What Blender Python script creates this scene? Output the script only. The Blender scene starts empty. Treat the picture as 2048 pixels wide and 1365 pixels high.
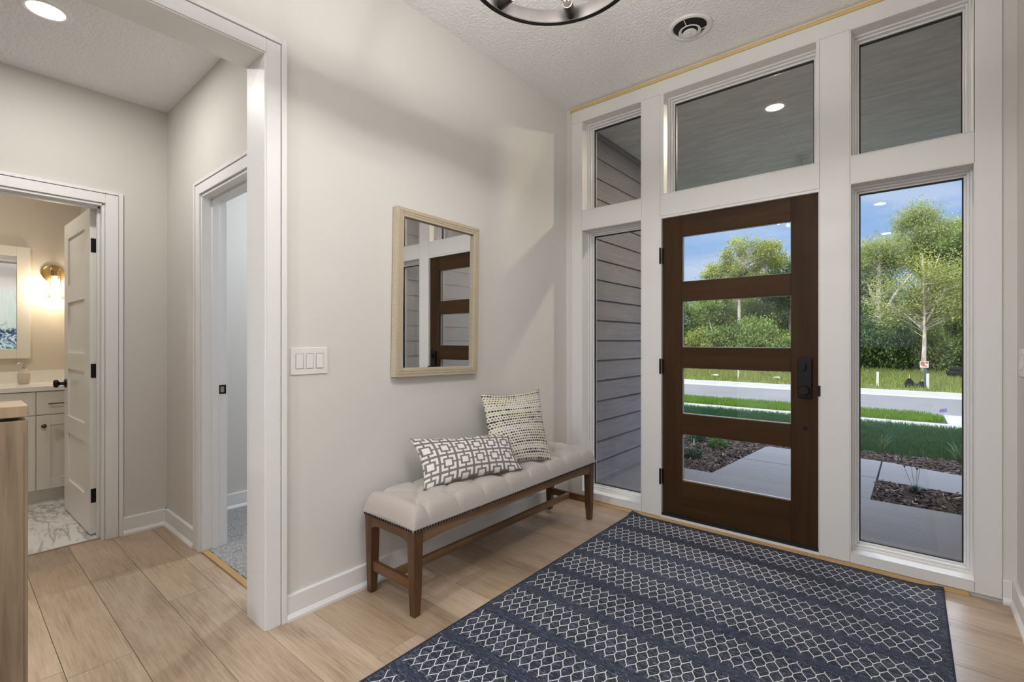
import bpy, bmesh, math, random
import numpy as np
from mathutils import Vector, Matrix

random.seed(7)
SC = bpy.context.scene
COL = SC.collection
PI = math.pi

# ------------------------------------------------------------------ camera
CAM = Vector((2.045, -3.12, 1.20))
YAW = 0.6948
cd = bpy.data.cameras.new('camera')
cd.sensor_width = 36.0
cd.lens = 954.0 / 2048.0 * 36.0
cd.shift_y = 0.8 / 2048.0
cd.clip_start = 0.02
cd.clip_end = 500
cam = bpy.data.objects.new('camera', cd)
cam.location = CAM
cam.rotation_euler = (PI / 2, 0, YAW)
COL.objects.link(cam)
SC.camera = cam

# ------------------------------------------------------------------ colour management
SC.view_settings.view_transform = 'Standard'
SC.view_settings.look = 'None'
SC.view_settings.gamma = 1.0
SC.view_settings.use_curve_mapping = False
SC.view_settings.exposure = 0.0
SC.cycles.use_denoising = True
SC.cycles.max_bounces = 10
SC.cycles.diffuse_bounces = 6
SC.cycles.glossy_bounces = 5
SC.cycles.transparent_max_bounces = 24
SC.cycles.sample_clamp_indirect = 4.0
SC.cycles.blur_glossy = 0.5
SC.cycles.caustics_reflective = False
SC.cycles.caustics_refractive = False

# ------------------------------------------------------------------ node helper
class NT:
    def __init__(self, tree):
        self.t = tree
        self.n = tree.nodes
        self.l = tree.links
    def new(self, typ, **kw):
        nd = self.n.new(typ)
        for k, v in kw.items():
            setattr(nd, k, v)
        return nd
    def put(self, sock, v):
        if isinstance(v, bpy.types.NodeSocket):
            self.l.new(v, sock)
        elif v is not None:
            sock.default_value = v
    def m(self, op, a, b=None, c=None, clamp=False):
        nd = self.new('ShaderNodeMath', operation=op)
        nd.use_clamp = clamp
        self.put(nd.inputs[0], a)
        if b is not None: self.put(nd.inputs[1], b)
        if c is not None: self.put(nd.inputs[2], c)
        return nd.outputs[0]
    def mix(self, f, a, b, mode='MIX'):
        nd = self.new('ShaderNodeMix', data_type='RGBA', blend_type=mode)
        self.put(nd.inputs[0], f)
        self.put(nd.inputs[6], a if isinstance(a, bpy.types.NodeSocket) else c4(a))
        self.put(nd.inputs[7], b if isinstance(b, bpy.types.NodeSocket) else c4(b))
        return nd.outputs[2]
    def ramp(self, f, stops, interp='LINEAR'):
        nd = self.new('ShaderNodeValToRGB')
        e = nd.color_ramp
        e.interpolation = interp
        while len(e.elements) < len(stops): e.elements.new(0.5)
        for el, (p, c) in zip(e.elements, stops):
            el.position = p
            el.color = c4(c)
        self.put(nd.inputs[0], f)
        return nd.outputs[0]
    def noise(self, vec, scale, detail=3.0, rough=0.5, dist=0.0):
        nd = self.new('ShaderNodeTexNoise')
        if vec is not None: self.put(nd.inputs['Vector'], vec)
        nd.inputs['Scale'].default_value = scale
        nd.inputs['Detail'].default_value = detail
        nd.inputs['Roughness'].default_value = rough
        nd.inputs['Distortion'].default_value = dist
        return nd.outputs['Fac'], nd.outputs['Color']
    def coord(self, which='Object'):
        return self.new('ShaderNodeTexCoord').outputs[which]
    def mapping(self, vec, loc=(0, 0, 0), rot=(0, 0, 0), scale=(1, 1, 1)):
        nd = self.new('ShaderNodeMapping')
        self.put(nd.inputs[0], vec)
        nd.inputs[1].default_value = loc
        nd.inputs[2].default_value = rot
        nd.inputs[3].default_value = scale
        return nd.outputs[0]
    def sep(self, vec):
        nd = self.new('ShaderNodeSeparateXYZ')
        self.put(nd.inputs[0], vec)
        return nd.outputs
    def comb(self, x, y, z):
        nd = self.new('ShaderNodeCombineXYZ')
        for i, v in enumerate((x, y, z)): self.put(nd.inputs[i], v)
        return nd.outputs[0]
    def bump(self, h, strength, dist=0.01):
        nd = self.new('ShaderNodeBump')
        nd.inputs['Strength'].default_value = strength
        nd.inputs['Distance'].default_value = dist
        self.put(nd.inputs['Height'], h)
        return nd.outputs[0]

def c4(c):
    c = tuple(c)
    return c if len(c) == 4 else c + (1.0,)

def srgb(r, g, b):
    return tuple((v / 255 / 12.92) if v / 255 <= 0.04045 else ((v / 255 + 0.055) / 1.055) ** 2.4 for v in (r, g, b))

def newmat(name):
    m = bpy.data.materials.new(name)
    m.use_nodes = True
    m.node_tree.nodes.clear()
    t = NT(m.node_tree)
    out = t.new('ShaderNodeOutputMaterial')
    return m, t, out

def principled(t, out, color, rough=0.5, metal=0.0, normal=None, spec=0.5, sheen=0.0, coat=0.0):
    p = t.new('ShaderNodeBsdfPrincipled')
    t.put(p.inputs['Base Color'], color if isinstance(color, bpy.types.NodeSocket) else c4(color))
    t.put(p.inputs['Roughness'], rough)
    t.put(p.inputs['Metallic'], metal)
    p.inputs['Specular IOR Level'].default_value = spec
    p.inputs['Sheen Weight'].default_value = sheen
    p.inputs['Coat Weight'].default_value = coat
    if normal is not None: t.put(p.inputs['Normal'], normal)
    t.put(out.inputs[0], p.outputs[0])
    return p

def simple(name, color, rough=0.5, metal=0.0, var=0.04, scale=8.0, bump=0.0, bscale=60.0, spec=0.5, sheen=0.0, coat=0.0, bdist=0.005):
    m, t, out = newmat(name)
    co = t.coord()
    f, _ = t.noise(co, scale, 3)
    k = t.m('MULTIPLY_ADD', f, var * 2, 1 - var)
    col = t.mix(1.0, c4(color), t.comb(k, k, k), 'MULTIPLY')
    nrm = None
    if bump > 0:
        b, _ = t.noise(co, bscale, 3)
        nrm = t.bump(b, bump, bdist)
    principled(t, out, col, rough, metal, nrm, spec, sheen, coat)
    return m

def emit(name, color, strength):
    m, t, out = newmat(name)
    e = t.new('ShaderNodeEmission')
    e.inputs[0].default_value = c4(color)
    e.inputs[1].default_value = strength
    t.put(out.inputs[0], e.outputs[0])
    return m

# ------------------------------------------------------------------ world: blue sky with thin clouds, and the sun
SUN_EL, SUN_AZ = 42.0, 20.0      # the sun stands behind the house
W = bpy.data.worlds.new('sky')
SC.world = W
W.use_nodes = True
W.node_tree.nodes.clear()
t = NT(W.node_tree)
wo = t.new('ShaderNodeOutputWorld')
bg = t.new('ShaderNodeBackground')
vec = t.coord('Generated')
s = t.sep(vec)
base = t.ramp(s[2], [(0.0, (0.58, 0.67, 0.84)), (0.10, (0.45, 0.59, 0.84)), (0.22, (0.25, 0.46, 0.83)), (0.42, (0.12, 0.33, 0.78)), (1.0, (0.07, 0.22, 0.62))])
zz = t.m('ADD', s[2], 0.12)
px = t.m('DIVIDE', s[0], zz)
py = t.m('DIVIDE', s[1], zz)
cl, _ = t.noise(t.comb(t.m('MULTIPLY', px, 0.8), t.m('MULTIPLY', py, 1.6), 0.3), 1.1, 7, 0.6, 0.4)
clm = t.ramp(cl, [(0.46, (0, 0, 0)), (0.66, (1, 1, 1))])
fine, _ = t.noise(t.comb(px, t.m('MULTIPLY', py, 3.0), 2.0), 6.0, 5, 0.6, 0.3)
fm = t.ramp(fine, [(0.60, (0, 0, 0)), (0.8, (0.5, 0.5, 0.5))])
cm = t.m('MULTIPLY', t.m('ADD', t.m('MULTIPLY', clm, 0.75), t.m('MULTIPLY', fm, 0.6)), 0.62, clamp=True)
skyc = t.mix(cm, base, (0.80, 0.84, 0.93))
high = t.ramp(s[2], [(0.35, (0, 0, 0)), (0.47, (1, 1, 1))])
skyc = t.mix(high, skyc, (6.2, 6.8, 8.0))  # sky above the visible part brightened as added fill for porch and rooms
gnd = t.m('GREATER_THAN', s[2], -0.01)
skyc = t.mix(gnd, (0.16, 0.20, 0.08), skyc)
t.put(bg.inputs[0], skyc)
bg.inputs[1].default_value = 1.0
t.put(wo.inputs[0], bg.outputs[0])

sd = bpy.data.lights.new('sun', 'SUN')
sd.energy = 3.6
sd.angle = math.radians(0.6)
sd.color = (1.0, 0.95, 0.86)
sun = bpy.data.objects.new('sun', sd)
el, az = math.radians(SUN_EL), math.radians(SUN_AZ)
dirv = Vector((math.sin(az) * math.cos(el), math.cos(az) * math.cos(el), -math.sin(el)))
sun.rotation_euler = dirv.to_track_quat('-Z', 'Y').to_euler()
sun.location = (0, -10, 12)
COL.objects.link(sun)

def lamp(name, typ, loc, energy, color=(1, 0.9, 0.78), size=0.1, parent=None, rot=(0, 0, 0), spread=None, spot=None):
    d = bpy.data.lights.new(name, typ)
    d.energy = energy
    d.color = color
    if typ == 'AREA':
        d.shape = 'DISK'
        d.size = size
        if spread: d.spread = spread
    elif typ == 'SPOT':
        d.shadow_soft_size = size
        d.spot_size = spot or 2.6
        d.spot_blend = 0.6
    else:
        d.shadow_soft_size = size
    o = bpy.data.objects.new(name, d)
    o.location = loc
    o.rotation_euler = rot
    COL.objects.link(o)
    if parent: o.parent = parent
    return o

# ------------------------------------------------------------------ mesh builder
class MB:
    def __init__(self):
        self.v = []; self.f = []; self.mi = []; self.uv = {}
    def add(self, vs, fs, mi=0):
        o = len(self.v)
        self.v += [tuple(p) for p in vs]
        self.f += [tuple(i + o for i in f) for f in fs]
        self.mi += [mi] * len(fs)
        return self
    def box(self, x0, x1, y0, y1, z0, z1, mi=0):
        vs = [(x0, y0, z0), (x1, y0, z0), (x1, y1, z0), (x0, y1, z0), (x0, y0, z1), (x1, y0, z1), (x1, y1, z1), (x0, y1, z1)]
        return self.add(vs, [(0, 3, 2, 1), (4, 5, 6, 7), (0, 1, 5, 4), (1, 2, 6, 5), (2, 3, 7, 6), (3, 0, 4, 7)], mi)
    def hexa(self, b, tp, mi=0):
        """b and tp: four corners each, counter-clockwise seen from above"""
        return self.add(list(b) + list(tp), [(0, 3, 2, 1), (4, 5, 6, 7), (0, 1, 5, 4), (1, 2, 6, 5), (2, 3, 7, 6), (3, 0, 4, 7)], mi)
    def tube(self, pts, rad, n=8, mi=0, cap=True):
        pts = [Vector(p) for p in pts]
        if not hasattr(rad, '__len__'): rad = [rad] * len(pts)
        rings = []
        up = Vector((0.13, 0.21, 0.97))
        for i, p in enumerate(pts):
            d = (pts[min(i + 1, len(pts) - 1)] - pts[max(i - 1, 0)]).normalized()
            a = d.cross(up)
            if a.length < 1e-3: a = d.cross(Vector((1, 0, 0)))
            a.normalize(); b = d.cross(a)
            rings.append([p + (a * math.cos(2 * PI * k / n) + b * math.sin(2 * PI * k / n)) * rad[i] for k in range(n)])
        vs = [q for r in rings for q in r]
        fs = []
        for i in range(len(pts) - 1):
            for k in range(n):
                fs.append((i * n + k, i * n + (k + 1) % n, (i + 1) * n + (k + 1) % n, (i + 1) * n + k))
        if cap:
            fs.append(tuple(range(n))[::-1]); fs.append(tuple(range((len(pts) - 1) * n, len(pts) * n)))
        return self.add(vs, fs, mi)
    def lathe(self, prof, c=(0, 0, 0), n=32, mi=0, axis='z', sx=1, sy=1, cap=False):
        vs = []; fs = []
        for (r, h) in prof:
            for k in range(n):
                a = 2 * PI * k / n
                u, w = r * math.cos(a) * sx, r * math.sin(a) * sy
                if axis == 'z': p = (u, w, h)
                elif axis == 'y': p = (u, h, w)
                else: p = (h, u, w)
                vs.append((p[0] + c[0], p[1] + c[1], p[2] + c[2]))
        for i in range(len(prof) - 1):
            for k in range(n):
                fs.append((i * n + k, i * n + (k + 1) % n, (i + 1) * n + (k + 1) % n, (i + 1) * n + k))
        if cap and prof[0][0] > 1e-6: fs.append(tuple(range(n))[::-1])
        if cap and prof[-1][0] > 1e-6: fs.append(tuple(range((len(prof) - 1) * n, len(prof) * n)))
        return self.add(vs, fs, mi)
    def frame_y(self, x0, x1, z0, z1, w, y0, y1, mi=0):
        """rectangular ring in the XZ plane, member width w, between y0 and y1"""
        self.box(x0, x0 + w, y0, y1, z0, z1, mi); self.box(x1 - w, x1, y0, y1, z0, z1, mi)
        self.box(x0 + w, x1 - w, y0, y1, z0, z0 + w, mi); self.box(x0 + w, x1 - w, y0, y1, z1 - w, z1, mi)
        return self
    def frame_x(self, y0, y1, z0, z1, w, x0, x1, mi=0):
        self.box(x0, x1, y0, y0 + w, z0, z1, mi); self.box(x0, x1, y1 - w, y1, z0, z1, mi)
        self.box(x0, x1, y0 + w, y1 - w, z0, z0 + w, mi); self.box(x0, x1, y0 + w, y1 - w, z1 - w, z1, mi)
        return self
    def build(self, name, mats, parent=None, smooth=False, bevel=0.0, seg=2, loc=None, sharp=None, recalc=True):
        me = bpy.data.meshes.new(name)
        me.from_pydata(self.v, [], self.f)
        if not isinstance(mats, (list, tuple)): mats = [mats]
        for m in mats: me.materials.append(m)
        me.polygons.foreach_set('material_index', self.mi)
        if recalc:
            bm = bmesh.new(); bm.from_mesh(me)
            bmesh.ops.recalc_face_normals(bm, faces=bm.faces)
            bm.to_mesh(me); bm.free()
        me.update()
        o = bpy.data.objects.new(name, me)
        COL.objects.link(o)
        if parent: o.parent = parent
        if loc: o.location = loc
        if smooth:
            me.polygons.foreach_set('use_smooth', [True] * len(me.polygons))
            if sharp:
                try: me.set_sharp_from_angle(angle=math.radians(sharp))
                except Exception: pass
        if bevel > 0:
            b = o.modifiers.new('bevel', 'BEVEL')
            b.width = bevel; b.segments = seg; b.limit_method = 'ANGLE'; b.angle_limit = math.radians(40)
            me.polygons.foreach_set('use_smooth', [True] * len(me.polygons))
            b.harden_normals = True
        return o

def tag(o, label=None, cat=None, group=None, kind=None):
    if label: o['label'] = label
    if cat: o['category'] = cat
    if group: o['group'] = group
    if kind: o['kind'] = kind
    return o

def empty(name, loc, label=None, cat=None, group=None, kind=None, rot=(0, 0, 0)):
    o = bpy.data.objects.new(name, None)
    o.empty_display_size = 0.05
    o.location = loc; o.rotation_euler = rot
    COL.objects.link(o)
    return tag(o, label, cat, group, kind)

def S(o, label=None):
    o['kind'] = 'structure'
    if label: o['label'] = label
    return o

def keep(o, parent):
    """parent while the mesh keeps its world coordinates"""
    o.parent = parent
    o.matrix_parent_inverse = Matrix.Translation(parent.location).inverted() if parent.rotation_euler == (0, 0, 0) else parent.matrix_basis.inverted()
    return o

def copy_tree(o, parent=None):
    c = o.copy(); COL.objects.link(c); c.parent = parent
    for ch in [x for x in o.children]:
        copy_tree(ch, c)
    return c

# ------------------------------------------------------------------ materials
def wall_paint(name, color):
    m, t, out = newmat(name)
    co = t.coord()
    f, _ = t.noise(co, 1.5, 2)
    g, _ = t.noise(co, 220, 2)
    k = t.m('MULTIPLY_ADD', f, 0.03, 0.985)
    col = t.mix(1.0, c4(color), t.comb(k, k, k), 'MULTIPLY')
    principled(t, out, col, 0.75, 0, t.bump(g, 0.10, 0.002), 0.3)
    return m
M_wall = wall_paint('wall_paint', (0.72, 0.705, 0.675))
M_wall_p = wall_paint('powder_paint', (0.60, 0.545, 0.46))
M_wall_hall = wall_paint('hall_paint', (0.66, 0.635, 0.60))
def ceiling_mat():
    m, t, out = newmat('orange_peel_ceiling')
    co = t.coord()
    a, _ = t.noise(co, 60, 3, 0.55, 0.2)
    a2 = t.ramp(a, [(0.40, (0, 0, 0)), (0.62, (1, 1, 1))])
    principled(t, out, (0.90, 0.905, 0.92), 0.85, 0, t.bump(a2, 0.6, 0.006), 0.2)
    return m
M_ceil = ceiling_mat()
M_trim = simple('white_trim_paint', (0.79, 0.79, 0.79), 0.45, var=0.015, scale=3, bump=0.04, bscale=90)
M_vinyl = simple('white_window_vinyl', (0.82, 0.83, 0.85), 0.28, var=0.01)
M_black = simple('matte_black_metal', (0.012, 0.011, 0.011), 0.42, 0.6, var=0.05)
M_gasket = simple('black_gasket', (0.01, 0.01, 0.012), 0.6)

def wood(name, c1, c2, axis=0, scale=1.0, rough=0.45, spec=0.5, streak=1.0, coat=0.0, gap=0.5):
    """fine long grain along an axis"""
    m, t, out = newmat(name)
    co = t.coord()
    sc = [30 * scale] * 3; sc[axis] = 1.6 * scale
    v = t.mapping(co, scale=tuple(sc))
    a, _ = t.noise(v, 1.0, 6, 0.65, 0.6)
    sc2 = [6 * scale] * 3; sc2[axis] = 0.5 * scale
    b, _ = t.noise(t.mapping(co, loc=(3, 1, 7), scale=tuple(sc2)), 1.0, 3, 0.5, 1.2)
    f = t.m('ADD', t.m('MULTIPLY', a, 0.55 * streak), t.m('MULTIPLY', b, 0.6))
    col = t.mix(t.ramp(f, [(0.36, (0, 0, 0)), (0.78, (1, 1, 1))]), c4(c1), c4(c2))
    principled(t, out, col, rough, 0, t.bump(a, 0.12, 0.002), spec, coat=coat)
    return m
M_door_h = wood('walnut_rail', (0.028, 0.0125, 0.0042), (0.070, 0.034, 0.0120), 0, rough=0.55, spec=0.18)
M_door_v = wood('walnut_stile', (0.025, 0.0115, 0.0040), (0.066, 0.032, 0.0115), 2, rough=0.55, spec=0.18)
M_bench_x = wood('bench_wood_x', (0.060, 0.024, 0.008), (0.19, 0.088, 0.034), 0, rough=0.42, scale=1.2)
M_bench_y = wood('bench_wood_y', (0.075, 0.036, 0.014), (0.29, 0.165, 0.085), 1, rough=0.42, scale=1.2)
M_bench_z = wood('bench_wood_z', (0.042, 0.017, 0.006), (0.15, 0.070, 0.026), 2, rough=0.40, scale=1.2)
M_oak_strip = wood('oak_threshold', (0.42, 0.25, 0.10), (0.58, 0.39, 0.19), 0, rough=0.45)
M_console = wood('console_wood', (0.12, 0.082, 0.05), (0.34, 0.25, 0.165), 2, rough=0.5, scale=1.4)
M_console_top = wood('console_top_lit_wood', (0.27, 0.185, 0.11), (0.46, 0.34, 0.22), 2, rough=0.4, scale=0.8)  # light falling on the top is put into this paler tone

def plank_mat():
    m, t, out = newmat('white_oak_planks')
    at = t.new('ShaderNodeAttribute', attribute_name='rnd')
    r = t.sep(at.outputs['Vector'])
    co = t.sep(t.coord())
    x = t.m('ADD', co[0], t.m('MULTIPLY', r[0], 37.0))
    y = t.m('ADD', co[1], t.m('MULTIPLY', r[1], 11.0))
    warp, _ = t.noise(t.comb(t.m('MULTIPLY', x, 2.2), t.m('MULTIPLY', y, 7.0), r[2]), 1.0, 2, 0.5)
    ring = t.m('SINE', t.m('MULTIPLY', t.m('ADD', t.m('MULTIPLY', y, 1.0), t.m('MULTIPLY', warp, 0.35)), 210.0))
    grain, _ = t.noise(t.comb(t.m('MULTIPLY', x, 5.0), t.m('MULTIPLY', y, 120.0), 0), 1.0, 4, 0.6, 0.3)
    blot, _ = t.noise(t.comb(t.m('MULTIPLY', x, 1.8), t.m('MULTIPLY', y, 5.0), 4), 1.0, 3, 0.55, 0.8)
    f = t.m('ADD', t.m('MULTIPLY', grain, 0.5), t.m('ADD', t.m('MULTIPLY', ring, 0.012), t.m('MULTIPLY', blot, 0.5)))
    col = t.ramp(f, [(0.30, (0.24, 0.160, 0.100)), (0.44, (0.40, 0.290, 0.195)), (0.54, (0.475, 0.355, 0.250)), (0.66, (0.55, 0.43, 0.315))])
    tone = t.m('MULTIPLY_ADD', r[2], 0.34, 0.82)
    tint = t.mix(r[1], (1.0, 0.99, 0.96), (0.97, 1.0, 1.05))
    col = t.mix(1.0, col, tint, 'MULTIPLY')
    col = t.mix(1.0, col, t.comb(tone, tone, tone), 'MULTIPLY')
    # sparse knots
    vo = t.new('ShaderNodeTexVoronoi')
    t.put(vo.inputs['Vector'], t.comb(t.m('MULTIPLY', x, 1.0), t.m('MULTIPLY', y, 3.0), 0))
    vo.inputs['Scale'].default_value = 1.3
    kn = t.ramp(vo.outputs['Distance'], [(0.0, (1, 1, 1)), (0.035, (0.6, 0.6, 0.6)), (0.075, (0, 0, 0))])
    col = t.mix(t.m('MULTIPLY', kn, 0.55), col, (0.14, 0.085, 0.05))
    h = t.m('ADD', t.m('MULTIPLY', grain, 0.6), t.m('MULTIPLY', ring, 0.05))
    principled(t, out, col, 0.30, 0, t.bump(h, 0.06, 0.002), 0.55)
    return m
M_plank = plank_mat()
M_sub = simple('floor_seam_dark', (0.06, 0.035, 0.02), 0.9)

def glass_mat(name, tint=(0.985, 0.99, 0.99), refl=1.0):
    m, t, out = newmat(name)
    fr = t.new('ShaderNodeFresnel'); fr.inputs[0].default_value = 1.5
    tr = t.new('ShaderNodeBsdfTransparent'); tr.inputs[0].default_value = c4(tint)
    gl = t.new('ShaderNodeBsdfGlossy'); gl.inputs['Roughness'].default_value = 0.0
    gl.inputs[0].default_value = (1, 1, 1, 1)
    mx = t.new('ShaderNodeMixShader')
    t.put(mx.inputs[0], t.m('MULTIPLY', fr.outputs[0], refl))
    t.put(mx.inputs[1], tr.outputs[0]); t.put(mx.inputs[2], gl.outputs[0])
    t.put(out.inputs[0], mx.outputs[0])
    return m
M_glass = glass_mat('window_glass', refl=0.5)
M_bulb_glass = glass_mat('bulb_glass', (0.98, 0.98, 0.98), 0.8)
def mirror_mat():
    m, t, out = newmat('mirror_silver')
    principled(t, out, (0.90, 0.92, 0.93), 0.0, 1.0)
    return m
M_mirror = mirror_mat()

# ================================================================== STRUCTURE
CEIL = 3.0
WX = -0.012          # painted face of the bench wall
RX = 2.42            # right wall
BACK = -9.0
EXT = 0.20           # outer face of the front wall
SY0, SY1 = -6.3, -3.75   # window added in the right wall behind the camera for side light

# floor: one mesh of long oak planks running across the room
def plank_floor(name, x0, x1, y0, y1, joints, seed, holes=()):
    rng = random.Random(seed)
    v = []; f = []; rn = []
    W_ = 0.193; g = 0.0005
    k0 = math.floor((y0 + 2.06) / W_) ; k1 = math.ceil((y1 + 2.06) / W_)
    for k in range(k0, k1):
        ya, yb = -2.06 + k * W_, -2.06 + (k + 1) * W_
        ya, yb = max(ya, y0), min(yb, y1)
        js = joints.get(k)
        if js is None:
            js = [x0 + rng.uniform(0.2, 1.5)]
        js = list(js)
        while js[-1] < x1: js.append(js[-1] + rng.uniform(1.3, 1.9))
        while js[0] > x0: js.insert(0, js[0] - rng.uniform(1.3, 1.9))
        for a, b in zip(js[:-1], js[1:]):
            a, b = max(a, x0), min(b, x1)
            if b - a < 0.01: continue
            o = len(v)
            c = 0.0011
            v += [(a + g, ya + g, -0.002), (b - g, ya + g, -0.002), (b - g, yb - g, -0.002), (a + g, yb - g, -0.002),
                  (a + c, ya + c, 0), (b - c, ya + c, 0), (b - c, yb - c, 0), (a + c, yb - c, 0)]
            f += [(o + 4, o + 5, o + 6, o + 7), (o, o + 1, o + 5, o + 4), (o + 1, o + 2, o + 6, o + 5), (o + 2, o + 3, o + 7, o + 6), (o + 3, o, o + 4, o + 7)]
            q = (rng.random(), rng.random(), rng.random())
            rn += [q] * 5
    o = len(v)
    v += [(x0, y0, -0.002), (x1, y0, -0.002), (x1, y1, -0.002), (x0, y1, -0.002), (x0, y0, -0.1), (x1, y0, -0.1), (x1, y1, -0.1), (x0, y1, -0.1)]
    f += [(o, o + 1, o + 2, o + 3), (o + 4, o + 7, o + 6, o + 5), (o, o + 4, o + 5, o + 1), (o + 1, o + 5, o + 6, o + 2), (o + 2, o + 6, o + 7, o + 3), (o + 3, o + 7, o + 4, o)]
    rn += [(0, 0, 0)] * 6
    me = bpy.data.meshes.new(name)
    me.from_pydata(v, [], f)
    me.materials.append(M_plank); me.materials.append(M_sub)
    mi = [0] * (len(f) - 6) + [1] * 6
    me.polygons.foreach_set('material_index', mi)
    a = me.attributes.new('rnd', 'FLOAT_VECTOR', 'FACE')
    a.data.foreach_set('vector', [c for q in rn for c in q])
    ob = bpy.data.objects.new(name, me); COL.objects.link(ob)
    return S(ob, 'pale oak plank floor of the entry and the hall')
J = {-4: [-1.45, -0.254], -3: [-1.10, 0.62], -2: [-2.0, -0.58, 1.1], -1: [-0.792, 0.94], 0: [0.495], 1: [0.02, 1.6], 2: [0.86], 3: [0.31, 1.9]}
plank_floor('floor', -1.74, 2.44, BACK, 0.0, J, 5)

# walls of the entry
# front wall (drywall core, hidden for the most part by the flat white trim)
FW = MB()
Y0, Y1 = 0.012, EXT
for a in ((-0.10, 0.133, -0.1, CEIL + 0.12), (0.615, 0.755, -0.1, CEIL + 0.12), (1.655, 1.80, -0.1, CEIL + 0.12), (2.28, 2.56, -0.1, CEIL + 0.12)):
    FW.box(a[0], a[1], Y0, Y1, a[2], a[3])
for a in ((0.133, 0.615), (1.80, 2.28)):
    FW.box(a[0], a[1], Y0, Y1, -0.1, 0.066); FW.box(a[0], a[1], Y0, Y1, 2.045, 2.19); FW.box(a[0], a[1], Y0, Y1, 2.87, CEIL + 0.12)
FW.box(0.755, 1.655, Y0, Y1, -0.1, 0.03); FW.box(0.755, 1.655, Y0, Y1, 2.04, 2.19); FW.box(0.755, 1.655, Y0, Y1, 2.87, CEIL + 0.12)
M_sid_trim = simple('exterior_trim_grey', (0.20, 0.195, 0.20), 0.6)
S(FW.build('wall_front', [M_wall]), 'front wall of the entry around door and windows')

TR = MB()
e = 0.0006
def tb(x0, x1, z0, z1): TR.box(x0 + e, x1 - e, 0.0, 0.0125, z0 + e, z1 - e)
tb(0.045, 0.133, 0.015, 2.872); tb(0.045, 2.372, 2.872, 2.962)
tb(0.615, 0.748, 0.015, 2.872); tb(1.662, 1.80, 0.015, 2.872); tb(2.28, 2.372, 0.015, 2.872)
for a, b in ((0.133, 0.615), (1.80, 2.28)):
    tb(a, b, 2.045, 2.19); tb(a, b, 0.015, 0.066)
tb(0.748, 1.662, 2.047, 2.19)
TR.box(0.748, 1.662, 0.0, 0.0125, 0.004, 0.028)
S(TR.build('trim_1', M_trim, bevel=0.001, seg=1), 'flat white trim boards around front door and windows')
m_y = wood('raw_pine_strip', (0.62, 0.42, 0.13), (0.78, 0.62, 0.32), 0, rough=0.5)
S(MB().box(0.03, 2.39, -0.002, 0.012, 2.963, 2.984).build('trim_2', m_y), 'thin raw wood strip above the white window trim')
m = MB()
m.add([(0.012, 0.0, 0.0), (0.012, -0.030, 0.0), (0.012, -0.030, 0.004), (0.012, -0.012, 0.013), (0.012, 0.0, 0.014),
       (2.26, 0.0, 0.0), (2.26, -0.030, 0.0), (2.26, -0.030, 0.004), (2.26, -0.012, 0.013), (2.26, 0.0, 0.014)],
      [(0, 1, 2, 3, 4), (9, 8, 7, 6, 5), (0, 5, 6, 1), (1, 6, 7, 2), (2, 7, 8, 3), (3, 8, 9, 4), (4, 9, 5, 0)])
S(m.build('trim_3', M_oak_strip), 'oak threshold strip along foot of the front wall')

# windows in the front wall
def window(idx, x0, x1, z0, z1, label):
    w = empty('window_%d' % idx, (0.5 * (x0 + x1), 0.0, z0), label, kind='structure')
    L = -0.5 * (x0 + x1)
    a, b = x0 + L, x1 + L; c, d = 0.0, z1 - z0
    f = MB()
    f.frame_y(a, b, c, d, 0.004, 0.0, 0.085)
    f.frame_y(a, b, c, d, 0.012, 0.085, 0.19)
    f.build('window_frame', M_trim, w)
    s_ = MB()
    s_.frame_y(a + 0.012, b - 0.012, c + 0.012, d - 0.012, 0.010, 0.105, 0.185)
    s_.frame_y(a + 0.022, b - 0.022, c + 0.022, d - 0.022, 0.009, 0.130, 0.175)
    s_.build('sash', M_vinyl, w, bevel=0.002)
    g = MB(); g.frame_y(a + 0.030, b - 0.030, c + 0.030, d - 0.030, 0.006, 0.140, 0.160)
    g.build('gasket', M_gasket, w)
    MB().box(a + 0.031, b - 0.031, 0.148, 0.153, c + 0.031, d - 0.031).build('glass', M_glass, w)
    return w
window(1, 0.133, 0.615, 2.19, 2.872, 'small upper window left of the transom, siding and dark soffit behind')
window(2, 0.133, 0.615, 0.066, 2.045, 'tall left sidelight with grey lap siding behind')
window(3, 0.770, 1.650, 2.19, 2.872, 'wide transom window above the front door')
window(4, 1.80, 2.278, 2.19, 2.872, 'upper right window showing the porch soffit')
window(5, 1.80, 2.282, 0.066, 2.045, 'tall right sidelight looking out on lawn and trees')
# the little wall strips either side of the transom opening
mm = MB(); mm.box(0.755, 0.770, 0.0, EXT, 2.19, 2.872); mm.box(1.650, 1.6615, 0.0, EXT, 2.19, 2.872); mm.box(0.7485, 0.755, 0.0, 0.0124, 2.19, 2.872)
S(mm.build('trim_4', M_trim), 'white jamb strips beside the transom window')

# front door (structure) with all its parts
D = empty('door_1', (1.205, 0.03, 0.03), 'dark stained wooden front door with four glass panes', kind='structure')
def dl(mb, name, mat, **k):     # mesh given in world coordinates -> local to the door empty
    mb.v = [(x - 1.205, y - 0.03, z - 0.03) for x, y, z in mb.v]
    return mb.build(name, mat, D, **k)
fr = MB(); fr.box(0.748, 0.757, -0.001, 0.18, 0.03, 2.046); fr.box(1.658, 1.662, -0.001, 0.18, 0.03, 2.046); fr.box(0.757, 1.658, -0.001, 0.18, 2.030, 2.046)
fr.box(0.757, 0.775, 0.075, 0.18, 0.03, 2.03); fr.box(1.64, 1.658, 0.075, 0.18, 0.03, 2.03); fr.box(0.775, 1.64, 0.075, 0.18, 2.012, 2.03)
dl(fr, 'door_frame', M_trim)
dl(MB().box(0.757, 1.658, 0.006, 0.19, 0.028, 0.042), 'threshold', M_gasket)
YA, YB = 0.018, 0.062
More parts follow.
